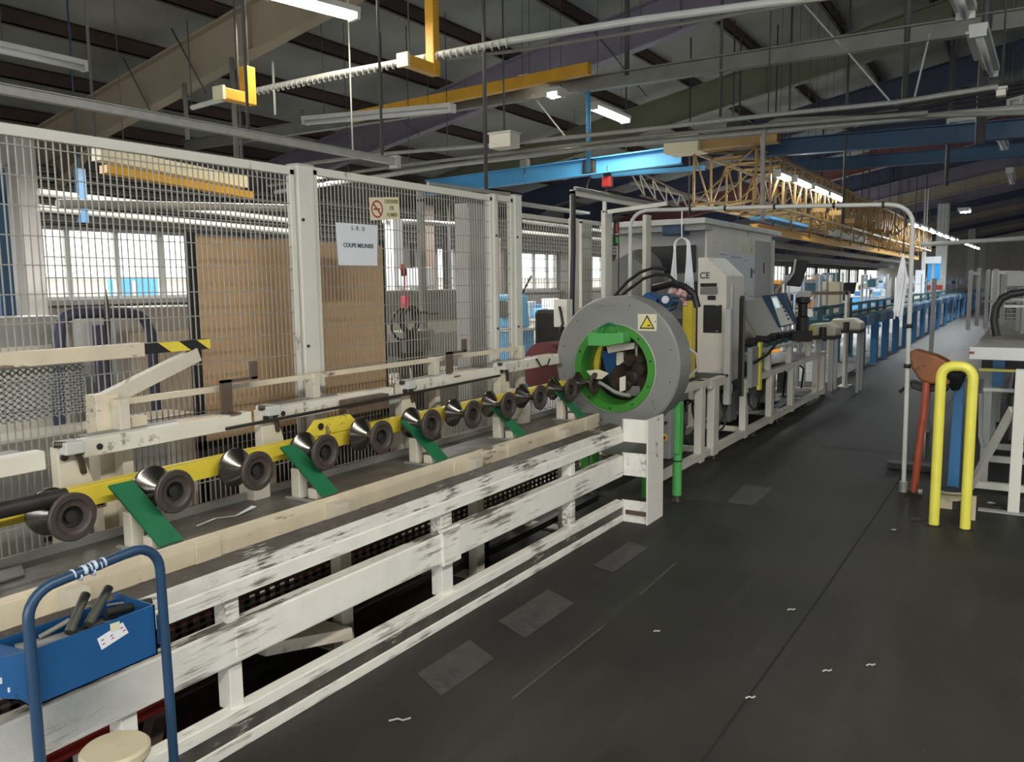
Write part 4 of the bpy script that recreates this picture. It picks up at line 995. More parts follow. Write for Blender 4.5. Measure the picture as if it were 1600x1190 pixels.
# warning sign on the face
ws = thing('warning_sign', 'square yellow triangle hand warning sticker on the grey ring machine', 'sign', (-2.235, 5.296, 1.27))
x0, x1, z0, z1 = -2.305, -2.165, 1.275, 1.392; yy = 5.2975
bk = MB().box(x0, x1, yy, 5.30, z0, z1).build('backing', M_signcream, ws)
cx = (x0 + x1) / 2
f = MB(); f.quad([(cx - .058, yy - .001, z0 + .014), (cx + .058, yy - .001, z0 + .014), (cx + .002, yy - .001, z1 - .008), (cx - .002, yy - .001, z1 - .008)]); f.build('black_triangle', M_black, bk)
f = MB(); f.quad([(cx - .044, yy - .002, z0 + .023), (cx + .044, yy - .002, z0 + .023), (cx + .001, yy - .002, z1 - .024), (cx - .001, yy - .002, z1 - .024)]); f.build('yellow_triangle', M_signyel, bk)
f = MB(); f.quad([(cx + .000, yy - .003, z0 + .034), (cx + .028, yy - .003, z0 + .034), (cx + .024, yy - .003, z0 + .044), (cx + .004, yy - .003, z0 + .042)]); f.build('hand_symbol', M_black, bk)

# ================================================================== GATE PIPE FRAME (plane y = 6.72)
GY = 6.72
pts = [(-3.0, GY, 1.25), (-3.0, GY, 2.08)]
for k in range(1, 6): a = math.pi / 2 * k / 6; pts.append((-3.0 + .14 * (1 - math.cos(a)), GY, 2.09 + .14 * math.sin(a)))
pts += [(-2.84, GY, 2.236), (-2.2, GY, 2.215), (-1.5, GY, 2.19), (-.92, GY, 2.165)]
for k in range(1, 6): a = math.pi / 2 * k / 6; pts.append((-.90 + .155 * math.sin(a), GY, 2.01 + .15 * math.cos(a)))
pts += [(-.745, GY, 1.95), (-.74, GY, 1.25), (-.73, GY, .08)]
gp = thing('pipe_arch', 'pale bent pipe arch spanning from the ring machine across the aisle', 'arch', (-.73, GY, 0))
MB().tube(pts, .0165, 12).build('pipe', M_pale, gp)
for (x, z) in ((-2.45, 2.223), (-2.15, 2.213), (-1.75, 2.2), (-1.3, 2.182), (-.95, 2.165)): MB().tube([(x - .008, GY, z), (x + .008, GY, z)], .024, 10).build('cable_tie', M_black, gp)
for z in (1.25, .95): MB().tube([(-.74, GY, z), (-.74, GY, z + .03)], .026, 10).build('clamp', M_black, gp)
MB().tube([(-.73, GY, .08), (-.73, GY, 0)], .03, 12).build('foot', M_galv, gp)
# bundles of white nylon ties
def ties(c, n, L_, spread, loop, lb):
    o = thing('zip_tie_bundle', lb, 'cable ties', c, 'white nylon tie bundles on the pipe arch')
    random.seed(len(lb))
    f = MB()
    for k in range(n):
        s = (k / (n - 1) - .5) * 2
        if loop:
            w = .052 + .02 * random.random(); h = .10
            side = 1 if k % 2 else -1; off = random.uniform(-.018, .018)
            p = [Vector(c) + Vector((0, off, 0))]
            for j in range(1, 6): a = math.pi / 2 * j / 5; p.append(Vector(c) + Vector((side * w * math.sin(a), off, -.06 * (1 - math.cos(a)))))
            p.append(Vector(c) + Vector((side * (w + .02 * random.random()) + spread * random.uniform(-1, 1), off, -L_ * random.uniform(.7, 1.0))))
            f.tube(p, .0042, 5)
        else:
            p = [Vector(c), Vector(c) + Vector((s * spread * .9, random.uniform(-.02, .02), -L_ * .35)), Vector(c) + Vector((s * spread * .8 - .02, random.uniform(-.02, .02), -L_ * random.uniform(.8, 1)))]
            f.tube(p, .0055, 5)
    f.build('ties', M_ziptie, o)
    return o
o = ties((-2.52, GY - .01, 1.985), 44, .50, .03, True, 'white nylon tie bundle looped and hanging above the ring machine')
MB().tube([(-2.52, GY - .01, 1.985), (-2.525, GY, 2.225)], .006, 6).build('hanging_tie', M_ziptie, o)
o = ties((-.80, GY - .01, 1.80), 26, .50, .035, False, 'white nylon tie bundle hanging by the right pipe of the arch')
MB().tube([(-.80, GY - .01, 1.80), (-.80, GY, 2.15)], .005, 6).build('hanging_tie', M_rust, o)
MB().tube([(-.86, GY, 2.12), (-.87, GY, 2.02), (-.83, GY, 1.96), (-.79, GY, 2.0), (-.79, GY, 2.07)], .007, 6).build('wire_loop', M_dark, gp)

# ================================================================== MACHINE ENCLOSURE FRAME BEHIND THE RING
EX = -3.3
def ep(px0, px1, pyt, X, zb, lb, d=.045, m=M_post):
    a = atX(px0 + 6, pyt, X); b = atX(px1, pyt, X)
    o = thing('frame_post', lb, 'post', (X - d / 2, (a.y + b.y) / 2, 0), 'enclosure posts behind the ring machine')
    MB().box(X - d, X, a.y, b.y, .012, a.z).build('post_tube', m, o, bevel=.006)
    MB().box(X - d - .04, X + .04, a.y - .04, b.y + .04, 0, .012).build('base_plate', m, o)
    return o, a, b
o1, a1_, b1_ = ep(889, 905, 340, EX, 0, 'off-white enclosure post with a black cable at its left')
tag(MB().box(EX - .03, EX, a1_.y, a1_.y + .05, a1_.z, 2.39).build('post_extension', M_post), 'slim upper extension on the post with the black cable', 'post')
ep(905, 925, 343, -3.9, 0, 'off-white enclosure post hidden half behind the cabled one', d=.06)
o2, a2_, b2_ = ep(940, 957, 328, EX, 0, 'off-white enclosure post with red and green lights at its right')
ep(1004, 1018, 335, -3.4, 0, 'off-white enclosure post left of the big cabinet')
tag(MB().tube([(EX + .02, a1_.y - .03, 2.36), (EX + .03, a1_.y - .05, 1.9), (EX + .02, a1_.y - .06, 1.4), (EX + .03, a1_.y - .03, .9), (EX + .03, a1_.y - .03, .3)], .022, 10).build('black_cable', M_black), 'thick black cable running down the left enclosure post', 'cable')
o = thing('enclosure_rail', 'off-white horizontal frame rail on top of the enclosure posts', 'frame', (EX, 7.0, 2.36))
MB().box(EX - .03, EX, a1_.y, 8.1, 2.355, 2.40).build('rail', M_post, o)
MB().bar(atY(950, 331, a2_.y), atY(1042, 318, a2_.y), .03, .035).build('rail', M_post, o)
MB().tube([(EX + .02, a1_.y, 2.41), (EX + .02, 7.2, 2.41), (EX, 8.1, 2.42)], .016, 8).build('cable', M_galv, o)
MB().box(EX - .03, EX, a2_.y, a2_.y + .03, a2_.z - .02, 2.36).build('link', M_post, o)
fa = atX(815, 325, -3.9); fb = atX(885, 340, -3.9)
panel(6.15, 7.4, 0, 2.235, 'fine mesh fence panel between the last fence post and the enclosure', x=-3.9, sy=.05)
panel(7.5, 8.1, 0, 2.25, 'fine mesh fence panel behind the enclosure posts', x=-3.9, sy=.05)
# signal light tower on post
st = thing('signal_light', 'small red and green signal light on the enclosure post', 'signal light', (EX + .02, b2_.y + .05, 1.98))
MB().tube([(EX + .02, b2_.y + .05, 2.16), (EX + .02, b2_.y + .05, 2.08)], .022, 12).build('red_lens', M_red, st)
MB().tube([(EX + .02, b2_.y + .05, 2.07), (EX + .02, b2_.y + .05, 2.06)], .022, 12).build('white_ring', M_pale, st)
MB().tube([(EX + .02, b2_.y + .05, 2.04), (EX + .02, b2_.y + .05, 1.98)], .022, 12).build('green_lens', M_bgreen, st)
MB().box(EX - .0, EX + .015, b2_.y + .02, b2_.y + .08, 1.96, 2.2).build('mount', M_dark, st)
MB().tube([(EX + .03, b2_.y + .07, 2.3), (EX + .03, b2_.y + .07, .9)], .007, 6).build('wire', M_dark, st)
# big cabinet with papers
cb = thing('control_cabinet', 'big off-white machine cabinet with papers taped on its side', 'cabinet', (-3.5, 9.9, 0))
MB().box(-4.1, -3.021, 8.74, 8.80, 0, 1.70).build('front_wall', M_mgrey, cb)
MB().box(-3.0 - .02, -3.0, 8.75, 11.4, 0, 2.23).build('side_wall', M_white, cb)
MB().box(-4.1, -3.021, 8.80, 11.4, .0, 2.22).build('body', M_lgrey, cb)
MB().box(-4.15, -2.92, 8.45, 11.6, 2.23, 2.29).build('roof_slab', M_pale, cb, bevel=.005)
MB().box(-4.1, -2.95, 8.55, 8.8, 2.17, 2.23).build('roof_lip', M_lgrey, cb)
label_part(MB().box(-3.75, -3.12, 8.735, 8.75, 1.72, 2.02).build('opening', M_black, cb), 'black window opening')
dr_ = MB().box(-3.0, -2.994, 10.62, 11.38, 1.4, 2.14).build('door', M_lgrey, cb, bevel=.003)
MB().box(-2.994, -2.985, 11.0, 11.03, 1.72, 1.86).build('handle', M_dark, dr_)
MB().box(-2.998, -2.96, 11.36, 11.42, 1.35, 2.17).build('edge_strip', M_pale, cb)
MB().box(-2.999, -2.99, 9.98, 10.28, 1.83 + .13, 2.0 + .05).build('small_label', M_signcream, cb)
for i, (ya, yb2, za, zb2) in enumerate([(9.15, 9.5, 1.74, 1.98), (9.56, 10.05, 1.72, 1.96), (10.1, 10.3, 1.55, 1.93), (10.36, 10.60, 1.52, 1.94), (10.36, 10.60, 1.20, 1.48), (10.1, 10.3, 1.35, 1.52)]):
    o = thing('paper_notice', ['leftmost', 'second', 'third', 'fourth', 'lowest right', 'small lower'][i] + ' paper notice taped on the big cabinet', 'paper', (-2.998, (ya + yb2) / 2, za), 'notices on the big cabinet')
    MB().box(-2.999, -2.994, ya, yb2, za, zb2).build('sheet', M_paper, o)
    if i in (3,): MB().box(-2.9935, -2.993, ya + .06, ya + .14, za + .14, za + .26).build('dark_stamp', M_ink, o); MB().box(-2.9935, -2.993, ya + .17, yb2 - .02, za + .20, za + .24).build('printed_lines', M_ink, o)
    else: MB().box(-2.9935, -2.993, ya + .04, yb2 - .04, zb2 - .06, zb2 - .05).build('printed_lines', M_mgrey, o)
c = atY(1050, 354, 8.5)
o = thing('blue_motor_box', 'greyish blue box hanging under the cabinet roof', 'box', c)
MB().box(c.x - .12, c.x + .12, 8.50, 8.72, c.z - .09, c.z + .08).build('body', M_tube, o, bevel=.01); MB().box(c.x - .05, c.x + .05, 8.56, 8.64, c.z + .08, 2.24).build('hanger', M_dark, o)
# CE cabinet (plate with chamfered top)
ce = thing('upright_housing', 'off-white upright machine housing with slanted top and CE mark', 'machine', (-2.62, 8.1, .6))
P0 = [(-2.79, 7.9, .60), (-2.495, 7.9, .60), (-2.505, 7.9, 1.67), (-2.70, 7.9, 1.855), (-2.795, 7.9, 1.855)]
MB().prism(P0, (0, .58, 0)).build('housing', M_white, ce, bevel=.004)
MB().box(-2.50, -2.47, 8.0, 8.06, .50, 1.58).build('side_channel', M_pale, ce, bevel=.003)
label_part(MB().box(-2.73, -2.545, 7.893, 7.901, 1.11, 1.385).build('black_window', M_black, ce), 'black glass window')
MB().box(-2.765, -2.60, 7.893, 7.901, 1.565, 1.60).build('black_nameplate', M_black, ce); MB().box(-2.765, -2.59, 7.893, 7.901, 1.49, 1.56).build('grey_nameplate', M_mgrey, ce)
MB().box(-2.69, -2.61, 7.893, 7.901, 1.435, 1.478).build('small_plate', M_black, ce)
text('lettering', 'CE', .085, M_ink, ce, (-2.722, 7.892, 1.675), (1, 0, 0), (0, 0, 1), bold=.001)
MB().box(-2.77, -2.50, 7.88, 8.5, .50, .61).build('foot_block', M_dark, ce)
for dz in (0, -.09): MB().box(-2.60, -2.575, 7.889, 7.894, 1.375 + dz * 2.8, 1.385 + dz * 2.8).build('latch', M_galv, ce)
# black column and yellow strip to its left
tag(MB().box(-2.93, -2.80, 7.95, 8.3, .75, 1.62).build('machine_column', M_black), 'black machine column between the yellow strip and the upright housing', 'machine')
a = atY(1067, 470, 7.0); b = atY(1080, 525, 7.0)
tag(MB().box(a.x, b.x, 7.0, 7.12, .75, a.z).build('yellow_guard_strip', M_yellow, bevel=.004), 'yellow upright guard strip behind the ring machine', 'guard')
# hoses and blue cylinders above the ring
def hose(pts_, Y, r, m, lb, cat='hose'):
    tag(MB().tube([atY(x, y, Y) for x, y in pts_], r, 8).build('hose', m), lb, cat, 'hoses and cables')
hose([(958, 480), (960, 462), (980, 440), (1000, 425), (1020, 418), (1040, 420)], 6.4, .014, M_black, 'black hose arching up above the ring machine, upper one')
hose([(962, 485), (965, 466), (985, 450), (1005, 435), (1025, 428), (1045, 430), (1060, 445)], 6.35, .014, M_black, 'black hose arching up above the ring machine, lower one')
hose([(1020, 450), (1050, 443), (1070, 448), (1085, 460), (1090, 480)], 6.6, .03, M_black, 'thick black corrugated hose left of the upright housing')
hose([(1035, 470), (1040, 462), (1050, 460), (1058, 468), (1055, 480), (1045, 486), (1036, 480), (1035, 470)], 6.3, .012, M_blue, 'blue hose coil above the ring machine')
bm_ = thing('blue_motor', 'blue motor block peeking over the ring machine', 'motor', (-2.78, 6.1, 1.15))
c = atY(1010, 462, 6.0)
MB().prism([(c.x - .10, 6.0, 1.30), (c.x + .08, 6.0, 1.30), (c.x + .08, 6.0, c.z - .02), (c.x, 6.0, c.z + .03), (c.x - .09, 6.0, c.z - .04)], (0, .2, 0)).build('body', M_blue, bm_, bevel=.01)
MB().tube([(c.x + .16, 6.0, c.z - .04), (c.x + .16, 6.14, c.z - .04)], .055, 20).build('end_cap', M_tube, bm_)
MB().tube([(c.x + .16, 5.99, c.z - .03), (c.x + .16, 6.0, c.z - .03)], .030, 16).build('window', M_paper, bm_)
MB().box(c.x - .1, c.x + .2, 6.05, 6.25, .75, 1.32).build('pedestal', M_dark, bm_)
c = atY(1060, 462, 6.6)
f = MB(); random.seed(3)
for k in range(14): f.lathe([(-.02, 0), (-.02, .022), (.02, .022), (.02, 0)], c + Vector((random.uniform(-.06, .06), random.uniform(-.04, .04), random.uniform(-.08, .06))), (random.random(), random.random(), 1), 8)
M_pinkish = mat('pink_white_rag', (0.72, 0.45, 0.42), .7, var=.3, scale=20)
tag(f.build('rag', M_pinkish), 'pink and white crumpled rag above the ring machine', 'rag')
tag(MB().box(-3.75, -2.85, 6.3, 6.9, .8, 1.38).build('dark_machine_block', M_dark, bevel=.03), 'dark machine block right behind the ring machine top', 'machine')
c = atY(985, 425, 8.2)
f = MB().lathe([(-.2, 0), (-.2, .25), (.2, .27), (.24, 0)], (c.x, 8.3, c.z - .05), (0, 1, .2), 24); f.box(c.x - .04, c.x + .04, 8.26, 8.34, 0, c.z - .2)
tag(f.build('grey_drum', M_mgrey), 'grey rounded drum seen between the enclosure posts', 'drum')
# red drum left behind ring
tag(MB().lathe([(0, .0), (0, .22), (.3, .22), (.3, 0)], (-3.25, 5.6, .93), (.2, 1, 0), 28).build('red_drum', mat('dark_red_paint', (.11, .012, .010), .5, var=.2)), 'dark red drum left behind the ring machine', 'drum')
# small white box with connector
jb = thing('switch_box', 'small white switch box left above the ring machine', 'box', (-3.10, 5.75, 1.20))
c = atY(880, 485, 5.75)
MB().box(c.x - .06, c.x + .06, 5.7, 5.8, c.z - .13, c.z + .09).build('body', M_white, jb, bevel=.005)
MB().tube([(c.x, 5.69, c.z + .03), (c.x + .03, 5.66, c.z - .02), (c.x + .05, 5.65, c.z - .10), (c.x + .02, 5.66, c.z - .16)], .012, 8).build('plug', M_black, jb)
MB().box(c.x - .02, c.x + .02, 5.73, 5.77, 0, c.z - .13).build('stand', M_dark, jb)
# ================================================================== WHITE MACHINE FRAME WITH HMI
WX = -2.35
wf = thing('welded_bench', 'long off-white welded machine frame beyond the ring machine', 'frame', (WX, 9.4, 0))
# near part (one step higher bench)
MB().box(WX - .06, WX, 5.75, 7.05, .06, .12).build('base_beam', M_white, wf, bevel=.003)
MB().box(WX - .06, WX, 7.1, 11.95, .05, .12).build('base_beam', M_white, wf, bevel=.003)
MB().box(WX - .07, WX + .0, 5.75, 7.0, .70, .76).build('top_beam', M_white, wf, bevel=.003)
MB().box(WX - .07, WX, 8.05, 11.95, .575, .64).build('top_beam', M_white, wf, bevel=.003)
MB().box(WX - .6, WX - .55, 5.9, 11.95, .05, .12).build('base_beam', M_white, wf)
for y in (7.1, 8.3, 9.5, 10.7, 11.9): MB().box(WX - .6, WX - .05, y, y + .05, .06, .11).build('cross_beam', M_white, wf)
for (y, z1, w) in ((6.78, .76, .10), (7.12, .72, .14), (8.10, .62, .10), (9.08, .62, .11), (10.05, .62, .11), (11.40, .62, .12), (11.82, .62, .09)):
    MB().box(WX - .065, WX + .002, y, y + w, .035, z1).build('upright', M_white, wf, bevel=.003)
for (y, w) in ((6.78, .10), (8.1, .1), (9.5, .1), (11.8, .1)): MB().box(WX - .6, WX - .54, y, y + w, .035, .62).build('upright', M_white, wf)
for y in (7.2, 8.5, 9.65, 10.8, 11.9): MB().tube([(WX - .03, y, .05), (WX - .03, y, .012), (WX - .03, y, 0)], [.018, .04, .045], 12).build('levelling_foot', M_dark, wf)
MB().box(WX - .07, WX, 7.05, 7.45, .66, .74).build('top_beam', M_white, wf, bevel=.003)
MB().box(WX - .60, WX - .07, 5.8, 7.8, .70, .72).build('deck', M_dark, wf)
MB().box(WX - .60, WX - .05, 8.0, 11.9, .60, .62).build('deck', M_dark, wf)
for y in (9.0, 9.95, 11.0, 11.6): MB().box(WX - .07, WX - .01, y, y + .08, .64, .86).build('short_post', M_white, wf, bevel=.003)
MB().box(WX - .10, WX - .0, 8.3, 11.65, .86, .885).build('upper_rail', M_white, wf, bevel=.003)
MB().box(WX - .6, WX - .1, 8.3, 11.65, .868, .88).build('upper_deck', M_dark, wf)
for y, z in ((9.3, .05), (10.4, .05)): MB().bar((WX - .4, y - .3, .13), (WX - .06, y + .3, .13), .06, .02).build('bottom_plate', M_lgrey, wf)
# drums, hoses under the frame
tag(MB().lathe([(0, 0), (0, .20), (.28, .20), (.28, 0)], (-2.85, 6.35, .33), (1, .25, 0), 30).build('grey_motor', M_lgrey), 'grey round motor under the near end of the frame', 'motor')
for i, (y, r, lb) in enumerate(((6.55, .15, 'nearest black cable coil'), (6.95, .18, 'second black cable coil'), (7.75, .20, 'third black cable coil'))):
    f = MB(); p = [(-2.52 + .03 * math.sin(k * .9), y + r * math.cos(k * .35), .36 + r * 1.1 * math.sin(k * .35)) for k in range(44)]
    tag(f.tube(p, .011, 6).build('cable_coil', M_cable), lb + ' hanging inside the off-white frame', 'cable', 'black cable coils in the frame')
for i, (y, z) in enumerate(((8.6, .3), (9.4, .25), (10.2, .32), (11.2, .26))):
    o = thing('valve_block', ['nearest', 'second', 'third', 'farthest'][i] + ' grey valve block with hoses inside the white frame', 'valve', (-2.7, y, z), 'valve blocks in the frame')
    MB().box(-2.8, -2.62, y - .12, y + .12, .12, z + .14).build('body', M_mgrey, o, bevel=.01)
    MB().tube([(-2.66, y, z + .14), (-2.6, y + .1, z + .26), (-2.55, y + .3, z + .16), (-2.6, y + .42, .14)], .014, 7).build('hose', M_cable, o)
    MB().tube([(-2.72, y - .05, z + .14), (-2.66, y - .1, z + .3), (-2.6, y - .2, z + .3)], .010, 7).build('hose', M_galv, o)
# gauge (yellow strip light curtain) and grey box
c0 = atX(1190, 525, WX + .04); 
lg = thing('light_curtain', 'grey safety light post with yellow strip in front of the machine', 'sensor', (WX + .06, 8.3, .45))
MB().box(WX + .0, WX + .05, 8.12, 8.36, .55, .95).build('grey_body', M_lgrey, lg, bevel=.004)
MB().box(WX + .03, WX + .065, 8.37, 8.45, .50, .99).build('yellow_strip', M_hoop, lg, bevel=.003)
MB().box(WX + .02, WX + .05, 8.38, 8.44, .42, .50).build('plug', M_dark, lg)
MB().tube([(WX + .04, 8.42, .44), (WX + .05, 8.44, .34), (WX + .03, 8.3, .30), (WX + .02, 8.15, .38), (WX + .02, 8.1, .50)], .008, 7).build('cable', M_black, lg)
MB().tube([(WX + .06, 8.15, .80), (WX + .10, 8.5, .86), (WX + .05, 9.0, .93), (WX + .0, 9.4, .95)], .014, 8).build('black_hose', M_black, lg)
a = atY(1160, 462, 7.85); b = atY(1168, 600, 7.85)
lp = thing('lift_post', 'olive black upright guide post with white side rail', 'post', (a.x, 7.85, .45))
MB().box(a.x - .022, a.x + .018, 7.83, 7.87, .5, a.z - .02).build('guide', M_black, lp); MB().tube([(a.x, 7.85, a.z - .03), (a.x, 7.85, a.z)], .022, 12).build('cap', M_dark, lp)
MB().box(a.x + .02, a.x + .028, 7.83, 7.87, .5, a.z - .05).build('brass_edge', M_olive, lp)
MB().box(-2.47, -2.41, 7.75, 7.82, .42, 1.35).build('white_rail', M_pale, lp, bevel=.004)
# operator panel (HMI)
hm = thing('operator_console', 'tilted grey operator panel with blue frame and lit light screen', 'control panel', (-2.45, 9.4, 1.0))
Y0 = 9.35
q = [atY(x, y, Y0) for x, y in ((1152, 470), (1192, 466), (1222, 518), (1182, 524))]
MB().prism(q, (0, .05, 0)).build('side_case', M_lgrey, hm, bevel=.004)
q = [atY(x, y, Y0 - .03) for x, y in ((1190, 462), (1226, 457), (1243, 506), (1217, 512))]
MB().prism(q, (0, .10, 0)).build('blue_frame', M_tube, hm, bevel=.004)
q2 = [atY(x, y, Y0 - .035) for x, y in ((1204, 463), (1213, 462), (1240, 505), (1220, 509))]
kp = MB().prism(q2, (0, .006, 0)).build('keypad_plate', M_pale, hm)
q3 = [atY(x, y, Y0 - .040) for x, y in ((1206, 466), (1213, 465), (1219, 480), (1212, 481))]
M_screen = emat('lit_screen', (.55, .72, .70), .5)
MB().prism(q3, (0, .004, 0)).build('screen', M_screen, kp)
for k in range(6):
    a = atY(1219 + k * 2.6, 468 + k * 6, Y0 - .034); MB().box(a.x - .010, a.x + .010, Y0 - .042, Y0 - .034, a.z - .010, a.z + .010).build('key', M_dark, kp)
MB().bar(atY(1195, 520, Y0 + .02), (atY(1195, 520, Y0).x, Y0 + .02, .62), .06, .05).build('pedestal', M_lgrey, hm)
MB().prism([atY(x, y, Y0 + .1) for x, y in ((1152, 470), (1160, 470), (1186, 528), (1178, 528))], (0, .04, 0)).build('edge_strip', M_signcream, hm)
# monitor
mo = thing('monitor', 'black monitor seen from behind on a white bent arm', 'monitor', (-2.3, 10.0, 1.5))
q = [atY(x, y, 10.0) for x, y in ((1241, 404), (1263, 407), (1249, 448), (1228, 446))]
MB().prism(q, (0, .07, 0)).build('screen_case', M_black, mo, bevel=.008)
MB().tube([atY(1243, 405, 9.96), atY(1240, 425, 9.95), atY(1232, 437, 9.95), atY(1222, 442, 9.98), atY(1212, 455, 10.05)], .014, 8).build('arm', M_pale, mo)
a = atY(1212, 455, 10.05); MB().tube([a, (a.x, a.y, .88)], .02, 8).build('stand', M_lgrey, mo)
# dark spindle head unit & robots
sp_ = thing('spindle_unit', 'dark vertical spindle unit with white cap on the machine bed', 'machine', (-2.35, 10.4, .88))
a = atY(1255, 462, 10.3); 
MB().lathe([(0, .075), (.18, .075), (.2, .055), (.34, .055), (.36, .085), (.42, .085), (.44, 0)], (a.x, 10.3, a.z - .44), (0, 0, 1), 20).build('spindle', M_dark, sp_)
MB().box(a.x - .05, a.x + .09, 10.25, 10.35, a.z - .02, a.z + .06).build('white_cap', M_pale, sp_, bevel=.01)
MB().box(a.x - .10, a.x + .10, 10.2, 10.4, .88, a.z - .42).build('base', M_dark, sp_)
# row of teal/dark stubby rollers along the bed
pr2 = None
for k in range(9):
    y = 8.55 + k * .3; lb = 'dark toothed roller on the machine bed, %s from the operator panel side' % ords[k]
    c = Vector((-2.46, y, .885))
    if pr2 is None:
        pr2 = thing('bed_roller', lb, 'roller', c, 'dark toothed rollers on the machine bed')
        MB().box(c.x - .04, c.x + .04, y - .02, y + .02, .885, .96).build('holder', M_teal, pr2); MB().tube([(c.x - .09, y, .97), (c.x + .05, y, .97)], .04, 14).build('roller_body', M_dark, pr2)
    else: dup(pr2, c, lb)
# yellow-ended beige motors
for i, (px, y, w, lb) in enumerate([(1286, 11.0, .16, 'beige motor housing with yellow plate on the machine end'), (1322, 12.5, .20, 'larger beige motor cover beyond the yellow plate')]):
    c = atY(px, 500, y)
    zb = .885
    o = thing('motor_housing', lb, 'motor', (c.x, y, zb))
    MB().prism([(c.x - w, y, zb + .02), (c.x + w, y, zb + .02), (c.x + w, y, zb + .12), (c.x + w * .4, y, zb + .19), (c.x - w, y, zb + .17)], (0, .35, 0)).build('cover', M_cream, o, bevel=.02)
    MB().box(c.x - w, c.x - w + .05, y - .03, y, zb, zb + .15).build('yellow_plate', M_yellow, o)
    MB().tube([(c.x + .02, y - .08, zb), (c.x + .02, y - .08, zb + .14)], .045, 12).build('spindle', M_dark, o)
    MB().box(c.x - w, c.x + w, y - .12, y + .4, zb - .02, zb + .02).build('mounting_plate', M_dark, o)
    if i == 1:
        for sx in (-1, 1):
            for yy in (y, y + .3): MB().box(c.x + sx * w * .9 - .02, c.x + sx * w * .9 + .02, yy, yy + .04, 0, zb - .02).build('leg', M_lgrey, o)
# white post of second gate at 1330
a = atX(1327, 455, -2.28); b_ = atX(1340, 455, -2.28)
g2 = thing('gate_post', 'off-white gate post with a black strip right of the beige motors', 'post', (-2.30, a.y, 0))
MB().box(-2.34, -2.30, a.y, a.y + .22, .012, a.z).build('post_tube', M_post, g2, bevel=.004); MB().box(-2.30, -2.285, a.y + .20, a.y + .30, .5, a.z - .1).build('black_strip', M_black, g2)
MB().box(-2.4, -2.24, a.y - .05, a.y + .3, 0, .012).build('base_plate', M_post, g2); MB().box(-3.0, -2.30, a.y, a.y + .06, a.z - .05, a.z).build('arm', M_rust, g2)
for i in range(3):
    y = 12.15 + i * .42
    o = thing('small_stand', ['nearest', 'middle', 'farthest'][i] + ' small grey stand between the white frame and the gate post', 'stand', (-2.42, y, 0))
    MB().box(-2.44, -2.40, y, y + .05, .0, .8).build('leg', M_lgrey, o); MB().box(-2.9, -2.40, y, y + .05, .76, .8).build('top_bar', M_lgrey, o); MB().box(-2.9, -2.86, y, y + .05, 0, .8).build('leg', M_lgrey, o)

# ================================================================== BLUE CONVEYOR RUNNING AWAY
bc = thing('blue_conveyor', 'long blue conveyor with many legs running far down the aisle', 'conveyor', (-2.7, 28, 0))
MB().box(-2.50, -2.44, 14.6, 62, .82, .97).build('side_beam', M_fblue, bc); MB().box(-3.2, -3.14, 14.6, 62, .82, .97).build('side_beam', M_fblue, bc)
MB().box(-3.16, -2.48, 13.5, 62, .93, 1.0).build('belt_bed', M_teal, bc)
MB().box(-2.60, -2.56, 13.0, 62, 1.04, 1.08).build('guide_rail', M_teal, bc); MB().box(-3.12, -3.08, 14.6, 62, 1.10, 1.16).build('guide_rail', M_teal, bc)
ys = [15.6, 17.1, 18.5, 20.1, 21.8, 23.6, 25.6, 27.8, 30.2, 33, 36, 39.2, 42.6, 46, 50, 54, 58]
for y in ys:
    for x in (-2.47, -3.17): 
        MB().box(x - .07, x + .05, y - .09, y + .09, 0.012, .84).build('leg', M_fblue, bc)
        MB().box(x - .1, x + .08, y - .12, y + .12, 0, .012).build('foot_plate', M_mgrey, bc)
for y in [12.6, 13.4, 14.2, 15, 16, 17, 18, 19, 20.5, 22, 24, 26, 28, 31]: MB().box(-2.62, -2.56, y, y + .05, .97, 1.20).build('stop_post', M_teal, bc)
for y in ys[:12]: MB().box(-2.50, -2.42, y + .3, y + 1.0, .80, .985).build('guard_plate', mat('pale_blue_plate', (.16, .32, .52), .5, var=.08, scale=3), bc)

# ================================================================== RIGHT SIDE
hp = thing('yellow_hoop', 'bright yellow tubular hoop bollard standing on the floor at right', 'bollard', (-.36, 5.88, 0))
pts = []; r = .075; z = 1.055; x0, x1 = -.448, -.268; hy = 5.88
pts = [(x0, hy, 0), (x0, hy, .5), (x0, hy, z - r)]
for k in range(1, 6): a = math.pi / 2 * k / 6; pts.append((x0 + r - r * math.cos(a), hy, z - r + r * math.sin(a)))
pts += [(x0 + r, hy, z), (x1 - r, hy, z)]
for k in range(1, 6): a = math.pi / 2 * k / 6; pts.append((x1 - r + r * math.sin(a), hy, z - r + r * math.cos(a)))
pts += [(x1, hy, z - r), (x1, hy, .5), (x1, hy, 0)]
MB().tube(pts, .0315, 20).build('tube', M_hoop, hp)
for x in (x0, x1): MB().tube([(x, hy, 0), (x, hy, .006)], .05, 16).build('floor_collar', M_dark, hp)
